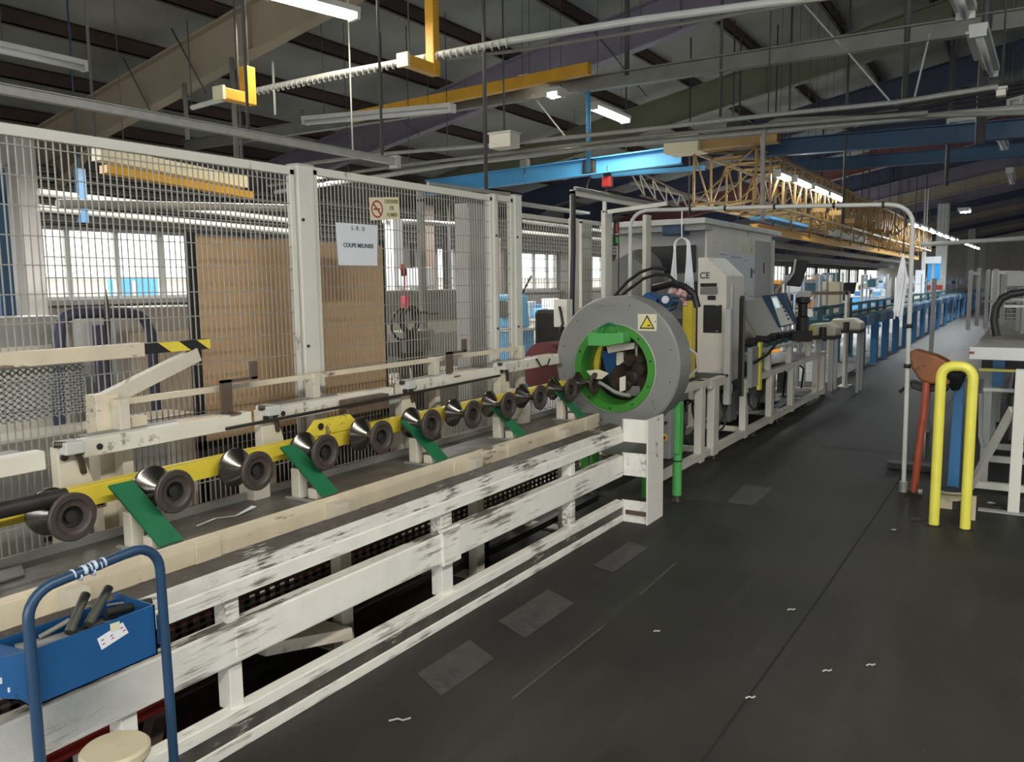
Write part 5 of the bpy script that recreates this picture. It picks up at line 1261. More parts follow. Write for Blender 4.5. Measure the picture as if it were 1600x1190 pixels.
# blue upright column with orange head machine
bl = thing('orange_head_stand', 'rusty orange machine head on a flat blue upright stand behind the yellow hoop', 'machine', (-.42, 6.85, 0))
a = atY(1479, 768, 6.85); b = atY(1504, 600, 6.85)
MB().prism([(a.x, 6.85, 0.01), (b.x + .01, 6.85, 0.01), (b.x + .01, 6.85, .88), (a.x + .015, 6.85, .88)], (0, .06, 0)).build('blue_upright', M_fblue, bl, bevel=.004)
f = MB().prism([atY(x, y, 6.70) for x, y in ((1421, 549), (1430, 547), (1462, 556), (1482, 566), (1482, 590), (1478, 600), (1455, 600), (1436, 594), (1424, 575))], (0, .22, 0)); f.build('orange_head', M_orange, bl, bevel=.015)
f = MB().prism([atY(x, y, 6.66) for x, y in ((1470, 583), (1486, 590), (1484, 600), (1474, 602), (1464, 596))], (0, .1, 0)); f.build('orange_lug', M_orange, bl, bevel=.008)
f = MB().prism([atY(x, y, 6.80) for x, y in ((1420, 595), (1440, 600), (1470, 600), (1490, 596), (1480, 612), (1440, 612), (1424, 607))], (0, .18, 0)); f.build('dark_gear', M_dark, bl, bevel=.01)
f = MB().lathe([(-.12, 0), (-.12, .03), (0, .075), (.03, .07), (.03, 0)], atY(1493, 584, 6.7), (0, -.3, 1), 20); f.build('black_funnel', M_black, bl)
MB().box(-.55, -.30, 6.78, 7.0, 0, .012).build('base_plate', M_dark, bl)
MB().tube([atY(1405, 612, 6.8), atY(1413, 606, 6.8), atY(1422, 608, 6.8)], .014, 8).build('lever', M_dark, bl)
rp = thing('red_pole', 'worn orange red pole leaning against the orange head', 'pole', (-.66, 6.75, 0))
MB().tube([atY(1428, 768, 6.70), atY(1436, 700, 6.70), atY(1444, 640, 6.72), atY(1448, 595, 6.74)], .027, 14).build('pole_tube', M_redor, rp)
p = atZ(1428, 769, 0.0); MB().tube([p + Vector((0, 0, .0)), p + Vector((0, 0, .02))], .05, 12).build('foot', M_dark, rp)
MB().tube([p + Vector((.04, -.02, 0)), p + Vector((.04, -.02, .03))], .02, 8).build('foot_bolt', M_galv, rp)
tag(MB().tube([atY(1446, 662, 6.9), atY(1443, 720, 6.9)], .008, 6).build('thin_rod', M_galv), 'thin grey rod just right of the leaning red pole', 'rod')
tag(MB().box(-.95, -.62, 7.52, 7.66, 0.0, .05).build('dark_foot_bar', M_dark), 'dark flat foot bar on the floor behind the arch pipe', 'bar')
# round seat (upturned pot)
pt = thing('round_pot', 'low round pot with dark rim and cream side under the yellow hoop', 'pot', (-.39, 6.42, 0))
c = Vector((-.395, 6.42, 0))
MB().lathe([(0.06, 0), (.06, .075), (.10, .080), (.115, .105), (.125, .108), (.128, .10), (.118, 0)], c, (0, 0, 1), 32).build('bowl', M_woodend, pt)
label_part(MB().lathe([(.128, 0), (.129, .094)], c, (0, 0, 1), 32).build('dark_top', M_dark, pt), 'dark round top')
MB().box(c.x - .06, c.x + .02, c.y - .07, c.y - .05, .0, .075).build('front_block', M_woodend, pt); MB().box(c.x - .05, c.x + .05, c.y - .05, c.y + .05, 0, .06).build('foot', M_dark, pt)
wb_ = thing('woodblock', 'small pale wooden block standing behind the right leg of the yellow hoop', 'block', (-.24, 6.15, 0))
MB().box(-.262, -.222, 6.12, 6.16, 0, .16).build('block', M_woodend, wb_)
for i, (px, py, sz, lb) in enumerate([(1430, 812, .03, 'black scrap lying left of the yellow hoop'), (1558, 795, .035, 'dark scrap lying by the white leg at right'), (1548, 786, .02, 'small pale scrap near the white diagonal strut')]):
    p = atZ(px, py, 0)
    f = MB().box(p.x - sz, p.x + sz * .7, p.y - sz * .3, p.y + sz * .5, 0, sz * .5); f.box(p.x, p.x + sz * 1.5, p.y + sz * .2, p.y + sz * .6, 0, sz * .3)
    tag(f.build('scrap_piece', M_dark if i < 2 else M_chip), lb, 'scrap')
# white frame table at right edge
wt = thing('white_bench', 'white welded steel bench with slanting strut at the right edge', 'bench', (.0, 7.2, 0))
MB().box(-.045, .025, 6.42, 6.48, .012, 1.0).build('leg', M_post, wt, bevel=.004)
MB().box(.9, .97, 6.42, 6.48, .012, 1.0).build('leg', M_post, wt)
MB().box(-.22, .3, 6.40, 6.46, 0, .012).build('foot_plate', M_lgrey, wt)
MB().bar((-.30, 6.98, .03), (-.05, 6.46, .72), .035, .05).build('slanting_strut', M_post, wt)
MB().box(-.32, 1.2, 6.98, 7.03, .03, .08).build('low_rail', M_post, wt)
MB().box(-.20, 1.2, 7.7, 7.75, .10, .15).build('low_rail', M_post, wt); MB().box(-.20, 1.2, 8.3, 8.35, .10, .15).build('low_rail', M_post, wt)
MB().box(-.30, 1.3, 6.40, 10.9, 1.085, 1.14).build('bench_top', M_lgrey, wt, bevel=.004)
MB().box(-.32, 1.3, 6.36, 6.40, 1.06, 1.145).build('front_edge', M_pale, wt, bevel=.004)
label_part(MB().box(-.322, -.29, 6.352, 6.36, 1.10, 1.115).build('red_sticker', M_red, wt), 'small red sticker')
MB().box(-.24, 1.2, 6.75, 6.78, .80, .825).build('mid_rail', M_pale, wt)
MB().box(-.20, -.12, 7.1, 7.2, .80, 1.085).build('blue_block', M_fblue, wt)
for y in (7.4, 9.0, 10.6): MB().box(-.26, -.20, y, y + .06, 0, 1.085).build('leg', M_pale, wt)
MB().box(-.1, .9, 7.2, 9.5, .35, .75).build('dark_tank', M_dark, wt, bevel=.03)
MB().box(-.28, 1.2, 6.9, 6.94, .93, .95).build('green_strip', M_hoop, wt)
MB().box(-.28, 1.0, 7.3, 7.6, .90, 1.04).build('dark_drawer', M_dark, wt)
p = atY(1535, 720, 7.3); tag(MB().tube([atY(1533, 615, 7.4), atY(1532, 680, 7.4), atY(1535, 695, 7.4), atY(1545, 697, 7.4)], .018, 10).build('drain_pipe', M_pale), 'white bent drain pipe under the bench top at right', 'pipe')
tag(MB().tube([atY(1527, 615, 7.5), atY(1526, 640, 7.5), atY(1524, 690, 7.5), (atY(1524, 690, 7.5).x, 7.5, 0)], .016, 10).build('brown_pipe', M_rust), 'brown pipe beside the white drain pipe', 'pipe')
# clear guard cage on the bench
cg = thing('clear_guard', 'clear plastic guard with aluminium posts standing on the white bench', 'guard', (-.26, 8.5, 1.14))
cpos = []
for px, y in ((1513, 8.6), (1526, 9.4), (1540, 8.9), (1552, 8.1), (1566, 9.6), (1590, 8.6)):
    c = atY(px, 500, y); cpos.append(c)
    MB().box(c.x - .018, c.x + .018, y, y + .036, 1.14, 1.66 + .03 * (px % 3)).build('aluminium_post', M_mgrey, cg)
MB().bar((cpos[0].x, 8.62, 1.66), (cpos[1].x, 9.42, 1.66), .03, .03).build('top_rail', M_galv, cg)
MB().bar((cpos[3].x, 8.12, 1.66), (cpos[5].x, 8.62, 1.66), .03, .03).build('top_rail', M_galv, cg)
MB().bar((cpos[2].x, 8.92, 1.40), (cpos[5].x, 8.62, 1.40), .02, .02).build('mid_rail', M_galv, cg)
MB().box(cpos[0].x + .02, cpos[2].x - .02, 8.90, 8.906, 1.15, 1.64).build('clear_sheet', M_pvc, cg)
MB().box(cpos[3].x + .02, cpos[5].x - .02, 8.4, 8.406, 1.15, 1.64).build('clear_sheet', M_pvc, cg)
ho = thing('black_hose', 'thick black corrugated hose arching over the white bench', 'hose', (-.1, 6.9, 1.14))
q = [atY(x, y, 6.9) for x, y in ((1557, 524), (1553, 500), (1556, 480), (1565, 466), (1580, 459), (1602, 456))]
f = MB().tube(q, .026, 12)
for a, b in zip(q, q[1:]):
    for k in range(4): c = a.lerp(b, k / 4); d = (b - a).normalized(); f.tube([c - d * .003, c + d * .003], .030, 12)
f.build('hose_body', M_black, ho)
gb = thing('grey_valve_box', 'dark grey ribbed box at the right edge above the hose', 'box', (.0, 6.9, 1.5))
a = atY(1572, 448, 6.95); b = atY(1602, 424, 6.95)
MB().box(a.x, a.x + .5, 6.95, 7.2, a.z, b.z).build('box_body', M_mgrey, gb, bevel=.008)
for k in range(3): MB().box(a.x - .005, a.x + .5, 6.94, 7.2, a.z - .05 - k * .05, a.z - .03 - k * .05).build('rib', M_lgrey, gb)
MB().box(a.x + .2, a.x + .3, 7.0, 7.1, 1.14, a.z).build('stand', M_mgrey, gb)
tag(MB().tube([(-.02, 8.2, 3.6), (-.03, 8.2, 2.2), (-.03, 8.2, 1.14)], .014, 8).build('service_drop', M_galv), 'thin grey service pipe dropping to the white bench', 'pipe')
q = [atY(x, y, 9.0) for x, y in ((1440, 385), (1600, 375))]
tag(MB().tube([atY(1438, 382, 12), atY(1600, 372, 12)], .03, 8).build('cross_pipe', M_pale), 'pale horizontal cross pipe in the dark right distance', 'pipe')
tag(MB().box(-.85, -.81, 9.5, 9.54, 0, 1.62).build('aluminium_upright', M_mgrey), 'slim aluminium upright left of the yellow hoop', 'post')
tag(MB().box(-.80, -.3, 8.9, 12.5, .62, .66).build('grey_shelf', M_lgrey), 'grey flat conveyor shelf behind the yellow hoop', 'shelf')
# ================================================================== BLUE CART IN THE FOREGROUND
HX = -2.0
ct = thing('tool_cart', 'dark blue tubular cart handle at the lower left corner', 'cart', (HX, 1.14, 0))
ya, yb_ = .962, 1.318; r = .075; zt = .905
pts = [(HX, ya, .14), (HX, ya, .5), (HX, ya, zt - r - .02)]
for k in range(1, 7): a = math.pi / 2 * k / 7; pts.append((HX, ya + r - r * math.cos(a), zt - .02 - r + r * math.sin(a)))
pts += [(HX, ya + r + .02, zt - .018), (HX, yb_ - r, zt)]
for k in range(1, 7): a = math.pi / 2 * k / 7; pts.append((HX, yb_ - r + r * math.sin(a), zt - r + r * math.cos(a)))
pts += [(HX, yb_, zt - r), (HX, yb_ + .003, .5), (HX, yb_ + .005, .14)]
MB().tube(pts, .0135, 16).build('handle', M_tube, ct)
M_scrape = mat('flaked_paint_scrape', (.55, .62, .70), .6, var=.15, scale=60)
f = MB()
for (y, w, z) in ((1.075, .004, zt - .006), (1.100, .010, zt - .004), (1.118, .004, zt - .002), (1.128, .008, zt - .0), (1.145, .003, zt - .002), (1.155, .005, zt + .001), (1.09, .005, zt - .014), (1.125, .005, zt - .012)):
    f.tube([(HX, y, z - .0085), (HX, y + w, z - .0080)], .0142, 14)
label_part(f.build('paint_scrapes', M_scrape, ct), 'pale flaked paint scrapes')
MB().box(HX - .02, -1.35, .93, 1.35, .12, .14).build('deck', M_blue, ct, bevel=.004)
for x in (HX + .06, -1.42):
    for y in (.98, 1.30): MB().lathe([(-.015, 0), (-.015, .055), (.015, .055), (.015, 0)], (x, y, .055), (0, 1, 0), 20).build('wheel', M_black, ct); MB().box(x - .012, x + .012, y - .022, y + .022, .055, .12).build('fork', M_galv, ct)
# blue tool box (open trough)
bx = thing('tool_trough', 'open blue sheet metal trough hung on the cart handle, holding tools', 'tool box', (-2.1, 1.12, .585))
x0, x1, y0, y1, z0, z1 = -2.205, -2.018, .905, 1.306, .583, .728
MB().box(x1 - .004, x1, y0 + .06, y1, z0, z1).build('front_panel', M_blue, bx)
MB().box(x0, x1, y0 + .06, y1, z0, z0 + .004).build('bottom_panel', M_blue, bx)
MB().box(x0, x0 + .004, y0 + .06, y1, z0, z1 - .02).build('back_panel', M_blue, bx)
MB().prism([(x1, y0 + .06, z0), (x1, y0 + .06, z1), (x0, y0 + .06, z1 - .02), (x0, y0 + .06, z0)], (0, .004, 0)).build('side_panel', M_blue, bx)
MB().box(x0, x1, y1 - .004, y1, z0, z1).build('side_panel', M_blue, bx)
MB().prism([(x1, y0 + .06, z0 + .02), (x1, y0 + .06, z1), (x1 - .07, y0 - .03, z1 - .01), (x1 - .07, y0 - .03, z0 + .05)], (-.004, .002, 0)).build('end_flap', M_blue, bx)
f = MB(); c = atX(15, 1035, -2.02)
f.box(-2.064, -2.060, y0 - .01, y0 + .005, z0 + .085, z0 + .12); f.box(-2.058, -2.054, y0 - .003, y0 + .012, z0 + .075, z0 + .09); f.box(-2.05, -2.046, y0 + .02, y0 + .026, z0 + .05, z0 + .062)
label_part(f.build('paint_chip', M_paper, bx), 'white chipped patches')
MB().box(HX - .018, HX - .0, ya - .004, ya + .012, z0 + .03, z1 - .03).build('clamp', M_tube, bx); MB().box(HX - .018, HX, yb_ - .01, yb_ + .006, z0 + .03, z1 - .03).build('clamp', M_tube, bx)
# label stuck on the trough
lb_ = thing('paper_label', 'white tilted paper label taped on the blue trough', 'label', (-2.016, 1.16, .64))
q = [atX(x, y, -2.0165) for x, y in ((152, 998), (192, 972), (201, 988), (159, 1015))]
MB().prism(q, (-.0012, 0, 0)).build('sheet', M_paper, lb_)
q = [atX(x, y, -2.0155) for x, y in ((172, 975), (187, 970), (188, 982), (173, 987))]
label_part(MB().prism(q, (-.001, 0, 0)).build('tape', M_signcream, lb_), 'cream adhesive tape')
f = MB()
for (u, v) in ((158, 1000), (160, 1006), (172, 993), (174, 997), (188, 981), (192, 985)):
    f.quad([atX(u, v, -2.0155), atX(u + 4, v - 2.6, -2.0155), atX(u + 4.6, v - 1.2, -2.0155), atX(u + .6, v + 1.4, -2.0155)])
label_part(f.build('stamped_marks', M_signred, lb_), 'small red stamped marks')
# tools in the trough
def tool(p, q, r, m, lb, nm='steel_bar', cat='tool'):
    tag(MB().tube([p, q], r, 12).build(nm, m), lb, cat, 'tools in the blue trough')
M_handle = mat('olive_grey_handle', (.10, .105, .085), .35, metal=.3, var=.15)
tool(atX(108, 988, -2.06), atX(134, 928, -2.12), .0125, M_handle, 'left olive grey bar sticking up out of the trough')
tool(atX(138, 975, -2.06), atX(170, 918, -2.12), .0125, M_handle, 'right olive grey bar sticking up out of the trough')
tool(atX(62, 995, -2.14), atX(110, 968, -2.10), .007, M_ductgrey, 'flat grey file lying at the left in the trough')
tool(atX(120, 990, -2.09), atX(160, 972, -2.09), .012, M_dark, 'dark round tool between the two olive bars')
tool(atX(165, 958, -2.12), atX(235, 940, -2.12), .012, M_dark, 'dark long tool lying at the right in the trough')
tool(atX(168, 945, -2.16), atX(245, 933, -2.16), .004, M_lgrey, 'thin pale wire lying along the trough back', 'wire')
tool(Vector((-2.16, 1.0, z0 + .10)), Vector((-2.08, 1.25, z0 + .10)), .016, M_mgrey, 'grey tube lying deep in the trough')
f = MB()
random.seed(11)
for k in range(18): f.box(*(lambda x, y: (x, x + .03, y, y + .05))(random.uniform(x0 + .01, x1 - .05), random.uniform(y0 + .08, y1 - .07)), z0 + .004, z0 + random.uniform(.05, .09))
o = f.build('tool_clutter', M_dark); tag(o, 'dark jumble of small parts filling the bottom of the trough', 'clutter', kind='stuff')
# round stool seat
c = Vector((-1.935, 1.115, 0))
st = thing('round_stool', 'round cream wooden seat at the bottom left between the cart tubes', 'stool', c)
MB().lathe([(.395, 0), (.395, .078), (.405, .085), (.425, .085), (.432, .078), (.434, 0)], c, (0, 0, 1), 36).build('seat', M_woodend, st)
for k in range(3): a = 2 * math.pi * k / 3; MB().tube([c + Vector((.04 * math.cos(a), .04 * math.sin(a), .395)), c + Vector((.055 * math.cos(a), .055 * math.sin(a), .141))], .008, 8).build('leg', M_dark, st)

# ================================================================== LEFT BACKGROUND MACHINERY
def block(name, x0, x1, y0, y1, z0, z1, m, lb, cat='machine', bevel=.02, detail=True):
    o = thing(name, lb, cat, ((x0 + x1) / 2, (y0 + y1) / 2, z0))
    MB().box(x0, x1, y0, y1, z0, z1).build('casing', m, o, bevel=bevel)
    if detail:
        cp_ = MB().box(x1, x1 + .012, y0 + (y1 - y0) * .12, y1 - (y1 - y0) * .12, z0 + (z1 - z0) * .45, z1 - (z1 - z0) * .1).build('cover_panel', M_lgrey if m is not M_lgrey else M_white, o, bevel=.004)
        MB().box(x1 + .012, x1 + .02, (y0 + y1) / 2 - .03, (y0 + y1) / 2 + .03, (z0 + z1) / 2 - .01, (z0 + z1) / 2 + .01).build('handle', M_dark, cp_)
        for k in range(3): MB().box(x1, x1 + .006, y0 + .05, y1 - .05, z0 + .08 + k * .05, z0 + .10 + k * .05).build('vent_slot', M_dark, o)
    return o
block('machine_cabinet', -4.75, -4.35, 1.95, 2.45, 0, 1.47, M_lgrey, 'light grey machine cabinet behind the fence at far left')
block('machine_cabinet', -4.9, -4.45, 2.75, 3.4, 0, 1.50, M_lgrey, 'light grey machine cabinet behind the fence, left of the brown board')
block('machine_cabinet', -5.3, -4.9, 1.2, 4.2, 0, 1.18, M_white, 'long low white machine body behind the dark bent tube')
block('machine_cabinet', -4.0, -3.75, 1.1, 2.75, 0, .95, M_white, 'white machine skirt behind the lower fence')
ab = thing('bent_tube', 'dark bent tube frame arching over the white machine behind the fence', 'frame', (-4.2, 2.55, 0))
A = [atX(x, y, -4.2) for x, y in ((92, 640), (92, 530), (94, 508), (102, 495), (116, 489), (150, 488), (200, 488), (216, 491), (228, 501), (236, 520), (240, 560), (244, 660))]
MB().tube(A, .030, 12).build('tube', M_navy, ab)
for p in (A[0], A[-1]): MB().tube([p, (p.x, p.y, 0)], .03, 10).build('leg', M_navy, ab)
tag(MB().tube([atX(165, 452, -4.1), atX(166, 470, -4.1), atX(167, 485, -4.1), atX(168, 545, -4.1), (-4.1, atX(168, 545, -4.1).y, 0)], [.004, .010, .016, .016, .016], 10).build('pointed_rod', M_dark), 'dark pointed upright rod in front of the left window', 'rod')
tag(MB().box(-4.12, -4.08, *sorted((atX(147, 510, -4.1).y, atX(161, 510, -4.1).y)), 0, atX(150, 508, -4.1).z).build('dark_blue_bar', M_navy), 'pair of dark blue upright bars beside the pointed rod', 'bar')
a = atX(6, 400, -5.0); tag(MB().box(-5.03, -4.97, a.y - .05, a.y + .03, 0, 2.3).build('blue_column', M_bluedark), 'dark blue column at the far left edge behind the fence', 'column')
pl0 = atX(126, 300, -9.0); tag(MB().box(-9.04, -8.96, pl0.y - .04, pl0.y + .05, 2.36, 2.95).tube([(-9, pl0.y, 2.95), (-9, pl0.y, zr(-9, 6.8) - .01)], .008, 6).build('blue_hanging_duct', M_bluedark), 'blue vertical duct above the left window', 'duct')
# beige building column between floor and roof, left
cbx = thing('beige_column', 'beige concrete column left of the window behind the fence', 'column', (-11.2, 5.75, 0))
MB().box(-11.6, -11.0, *sorted((atX(40, 400, -11).y, atX(68, 400, -11).y)), 0, 3.7).build('shaft', M_wallpale, cbx); 
MB().box(-11.7, -10.9, atX(40, 400, -11).y - .15, atX(68, 400, -11).y + .15, 0, .3).build('plinth', M_lgrey, cbx)
tag(MB().box(-11.4, -11.2, *sorted((atX(2, 400, -11.2).y, atX(34, 400, -11.2).y)), 0, 3.2).build('wall_slab', M_lgrey), 'pale grey wall panel at the left edge beside the beige column', 'panel')
# strip of window behind boards etc. handled by wall_left
# middle background (between board and white posts)
wc = thing('white_column', 'white square column behind the fence right of the black hose coil', 'column', (-4.0, 5.75, 0))
MB().box(-4.12, -4.0, 5.64, 5.92, 0.012, 2.29).build('shaft', M_lgrey, wc); MB().box(-4.2, -3.92, 5.5, 6.05, 0, .012).build('base_plate', M_lgrey, wc)
label_part(MB().box(-3.999, -3.99, 5.64, 5.655, .6, 2.25).build('edge_strip', M_paper, wc), 'bright edge strip')
pp = thing('thin_column', 'thin grey pole with clamps behind the fence under the no smoking sign', 'pole', (-4.0, 5.03, 0))
MB().tube([(-4, 5.03, 0), (-4, 5.03, 2.33)], .028, 12).build('shaft', M_ductgrey, pp)
for z in (2.25, 1.39, 1.22): MB().tube([(-4, 5.03, z), (-4, 5.03, z + .02)], .035, 10).build('clamp', M_black, pp)
MB().tube([(-4, 5.03, 1.39), (-3.9, 5.1, 1.39)], .008, 6).build('clamp_bolt', M_black, pp)
block('grey_tank', -5.9, -5.2, 5.75, 7.35, 1.25, 1.57, M_mgrey, 'grey box tank behind the hose coil and the mesh', 'tank', detail=False)
block('white_plinth', -5.9, -5.2, 5.3, 7.4, 0, 1.245, M_white, 'white base with pink panels below the grey tank', 'base')
block('white_machine', -5.0, -4.5, 4.6, 6.6, 0, .80, M_white, 'white flat machine bed in front of the grey tank')
mt_ = thing('gearbox_motor', 'dark grey ribbed gear motor behind the mesh below the hose coil', 'motor', (-3.85, 4.55, 0))
c = atX(645, 535, -3.85)
MB().box(-3.98, -3.80, c.y - .16, c.y + .22, c.z - .07, c.z + .09).build('housing', M_grey, mt_, bevel=.02)
for k in range(8): MB().box(-3.80, -3.79, c.y - .13 + k * .035, c.y - .12 + k * .035, c.z - .06, c.z + .08).build('rib', M_dark, mt_)
MB().box(-3.95, -3.83, c.y - .20, c.y - .16, c.z - .09, c.z + .02).build('flange', M_dark, mt_); MB().box(-3.95, -3.83, c.y - .05, c.y + .1, 0, c.z - .07).build('stand', M_dark, mt_)
f = MB(); c = atX(634, 500, -3.8); p = []
for k in range(40):
    t = k * .42; rr = .085 if k < 30 else .085 + (k - 30) * .004
    p.append(Vector((-3.8 + .002 * k, c.y + rr * math.cos(t), c.z + rr * 1.0 * math.sin(t))))
f.tube(p, .010, 8)
cc = c + Vector((0, -.06, -.03)); f.tube([Vector((-3.78, cc.y + .12 * math.cos(t), cc.z + .11 * math.sin(t))) for t in [1.2 + .25 * j for j in range(16)]], .010, 8)
tag(f.build('hose_coil', M_black), 'black hose coiled in loops behind the mesh fence', 'hose')
rp2 = thing('red_valve_rod', 'red valve with rod standing behind the mesh fence', 'valve', (-5.0, 5.7, 0))
a = atX(632, 430, -5.0); MB().tube([atX(628, 412, -5.0), a], .03, 10).build('red_knob', M_red, rp2)
M_pinkred = mat('pink_red_plastic', (.72, .06, .10), .5, var=.1)
MB().tube([a, atX(632, 458, -5)], .010, 8).build('rod', M_pinkred, rp2); b = atX(633, 462, -5); MB().box(-5.03, -4.97, b.y - .04, b.y + .05, atX(633, 485, -5).z, b.z).build('valve_body', M_pinkred, rp2, bevel=.01)
MB().box(-5.02, -4.98, b.y - .02, b.y + .02, 0, atX(633, 485, -5).z).build('stand', M_galv, rp2)
tag(MB().box(-8.05, -7.9, *sorted((atX(608, 430, -8).y, atX(622, 430, -8).y)), 0, 2.6).build('white_wall_pier', M_paper), 'bright white pier behind the red valve rod', 'pier')
for i, (px, w, lb) in enumerate(((668, .35, 'dark brown upright frame left of the white square column'), (700, .10, 'dark upright bar between the column and the thin pole'), (615, .20, 'dark brown upright frame right of the brown board'), (770, .5, 'brown upright frame between the slim and the last fence post'))):
    y = atX(px, 420, -9.5).y; tag(MB().box(-9.6, -9.45, y - w / 2, y + w / 2, 0, 3.1 if i != 3 else 2.6).build('dark_upright', M_rust if i != 1 else M_dark), lb, 'frame')
# louvred upper wall panels above the windows
for i, (xp, y0_, y1_) in enumerate(((-12.7, 3.5, 12), (-12.7, 12.5, 24), (-12.7, 24.5, 40))):
    o = thing('louvre_bank', ['nearest', 'middle', 'farthest'][i] + ' brown louvred panel above the left wall windows', 'panel', (xp, (y0_ + y1_) / 2, 2.65), 'louvred panels above the windows')
    f = MB()
    for k in range(7): f.prism([(xp, y0_, 2.68 + k * .12), (xp + .08, y0_, 2.66 + k * .12), (xp + .08, y0_, 2.68 + k * .12), (xp, y0_, 2.76 + k * .12)], (0, y1_ - y0_, 0))
    f.build('louvres', M_ductgrey, o)
    MB().box(xp - .06, xp - .02, y0_, y1_, 2.65, 3.5).build('backing', M_dark, o)

# far machines between left wall and blue conveyor
def machine(x, y, w, d, h, m, lb, top=None, cat='machine'):
    o = thing('bench_machine', lb, cat, (x, y, 0))
    MB().box(x - w / 2, x + w / 2, y - d / 2, y + d / 2, .08, h).build('cabinet_body', m, o, bevel=.02)
    MB().box(x - w / 2 - .03, x + w / 2 + .03, y - d / 2 - .03, y + d / 2 + .03, h, h + .04).build('work_top', M_pale, o)
    for sx in (-1, 1):
        for sy in (-1, 1): MB().box(x + sx * (w / 2 - .08) - .03, x + sx * (w / 2 - .08) + .03, y + sy * (d / 2 - .08) - .03, y + sy * (d / 2 - .08) + .03, 0, .08).build('foot', M_dark, o)
    if top == 'drill':
        MB().box(x - .06, x + .06, y - .05, y + .05, h + .04, h + .85).build('column', m, o); MB().box(x - .12, x + .35, y - .09, y + .09, h + .6, h + .85).build('head', m, o, bevel=.03); MB().tube([(x + .28, y, h + .6), (x + .28, y, h + .35)], .03, 10).build('chuck', M_galv, o)
    elif top == 'press':
        MB().prism([(x - .25, y - .15, h + .04), (x + .25, y - .15, h + .04), (x + .2, y - .15, h + .5), (x - .2, y - .15, h + .5)], (0, .3, 0)).build('press_body', m, o, bevel=.03); MB().tube([(x + .2, y, h + .5), (x + .35, y, h + .75)], .015, 8).build('lever', M_dark, o); MB().lathe([(0, 0), (0, .12), (.05, .12), (.05, 0)], (x, y - .16, h + .3), (0, -1, 0), 18).build('wheel', M_dark, o)
    elif top == 'round':
        MB().lathe([(-.12, 0), (-.12, .24), (-.05, .28), (.05, .28), (.12, .24), (.12, 0)], (x, y, h + .32), (1, -.8, 0), 26).build('round_guard', m, o); MB().tube([(x, y - .2, h + .32), (x, y - .28, h + .32)], .05, 12).build('hub', M_red, o)
    elif top == 'boxes':
        for k in range(3): MB().box(x - w / 2 + .1 + k * w * .3, x - w / 2 + .1 + k * w * .3 + w * .2, y - .1, y + .15, h + .04, h + .2 + .12 * (k % 2)).build('bin', (M_fblue, M_paper, M_lblue)[k], o, bevel=.01)
    return o
M_brightor = mat('bright_orange_paint', (.78, .33, .04), .45, var=.06)
machine(-6.1, 9.6, .5, .5, .98, M_lblue, 'sky blue machine on a bench between the last fence post and the enclosure', 'press')
machine(-6.9, 8.4, .8, .7, 1.0, M_paper, 'grey cluttered bench machine left of the sky blue one', 'drill')
machine(-7.4, 12.2, .8, .7, 1.0, M_cream, 'cream upright machine right of the sky blue one', 'boxes')
machine(-8.5, 15.0, 1.4, .8, 1.0, M_fblue, 'blue workbench with bins seen between the enclosure posts', 'boxes')
machine(-9.5, 11.0, 1.6, .9, 1.0, M_white, 'white workbench below the far left windows', 'boxes')
c = atY(1276, 448, 21.0); machine(c.x, 21.0, .7, .5, 1.15, M_brightor, 'bright orange round machine right of the black monitor', 'round')
c = atY(1215, 450, 18.0); machine(c.x, 18.0, .55, .4, 1.15, M_brightor, 'pale orange machine left of the black monitor', 'press')
machine(-6.4, 31.0, .8, .6, 1.0, M_lgrey, 'light grey bench with a drill before the far windows', 'drill')
machine(-5.4, 19.5, .9, .6, 1.0, M_teal, 'teal bench machine with bins beyond the grey drill bench', 'boxes')
machine(-6.6, 22.0, 1.2, .8, 1.05, M_white, 'white bench with coloured bins in the far middle', 'boxes')
machine(-4.9, 24.5, .9, .7, 1.0, M_teal, 'teal drilling machine in the far middle', 'drill')
machine(-5.6, 35.0, 1.0, .8, 1.05, M_cream, 'cream press machine in the far middle', 'press')
machine(-4.8, 31.0, 1.0, .8, 1.05, M_lblue, 'blue bench with bins in the far distance', 'boxes')
machine(-7.4, 26.0, 1.4, .8, 1.0, M_fblue, 'wide blue bench before the far windows', 'boxes')
machine(-8.8, 31.0, 1.4, .8, 1.0, M_white, 'wide white bench before the far windows', 'boxes')
c = atY(1299, 448, 19.0); tag(MB().box(c.x - .20, c.x + .20, 19.0, 19.06, 0, c.z + .12).build('cream_screen', M_signcream, bevel=.03), 'cream rounded panel right of the orange round machine', 'panel')
c = atY(1360, 450, 16.0)
# clothes and stuff far
for i, (px, py, X, w, h, m, lb) in enumerate([(1459, 425, -3.60, .50, .75, M_banner, 'bright blue panel on the pale column in the distance'), (1458, 406, -3.60, .6, .30, M_paper, 'white box above the bright blue panel in the distance'),
                                          (1437, 440, -3.60, .32, .9, M_paper, 'white standing board left of the bright blue panel'), (1461, 449, -3.60, .6, .22, M_red, 'reddish box below the bright blue panel')]):
    a = atX(px, py, X); o = thing('notice_board', lb, 'board', (X, a.y, a.z - h / 2)); MB().box(X - w / 2, X + w / 2, a.y, a.y + .08, a.z - h / 2, a.z + h / 2).build('sheet', m, o); MB().box(X - .05, X + .05, a.y + .08, a.y + .14, 0, a.z).build('stand', M_lgrey, o)
for i, (px, X, w, lb) in enumerate([(1469, -3.7, .50, 'widest pale column in the right distance'), (1515, -3.7, .45, 'pale column near the end of the lit lamp row'), (1533, -3.7, .45, 'bright pale column at the very end of the lit lamp row'), (1442, -3.7, .14, 'slim pale post under the lit lamp row')]):
    a = atX(px, 430, X); o = tag(MB().box(X - w / 2, X + w / 2, a.y, a.y + w, 0, zr(X, 6.0)).build('distant_column', M_pale), lb, 'column', 'pale columns in the right distance')
random.seed(5)
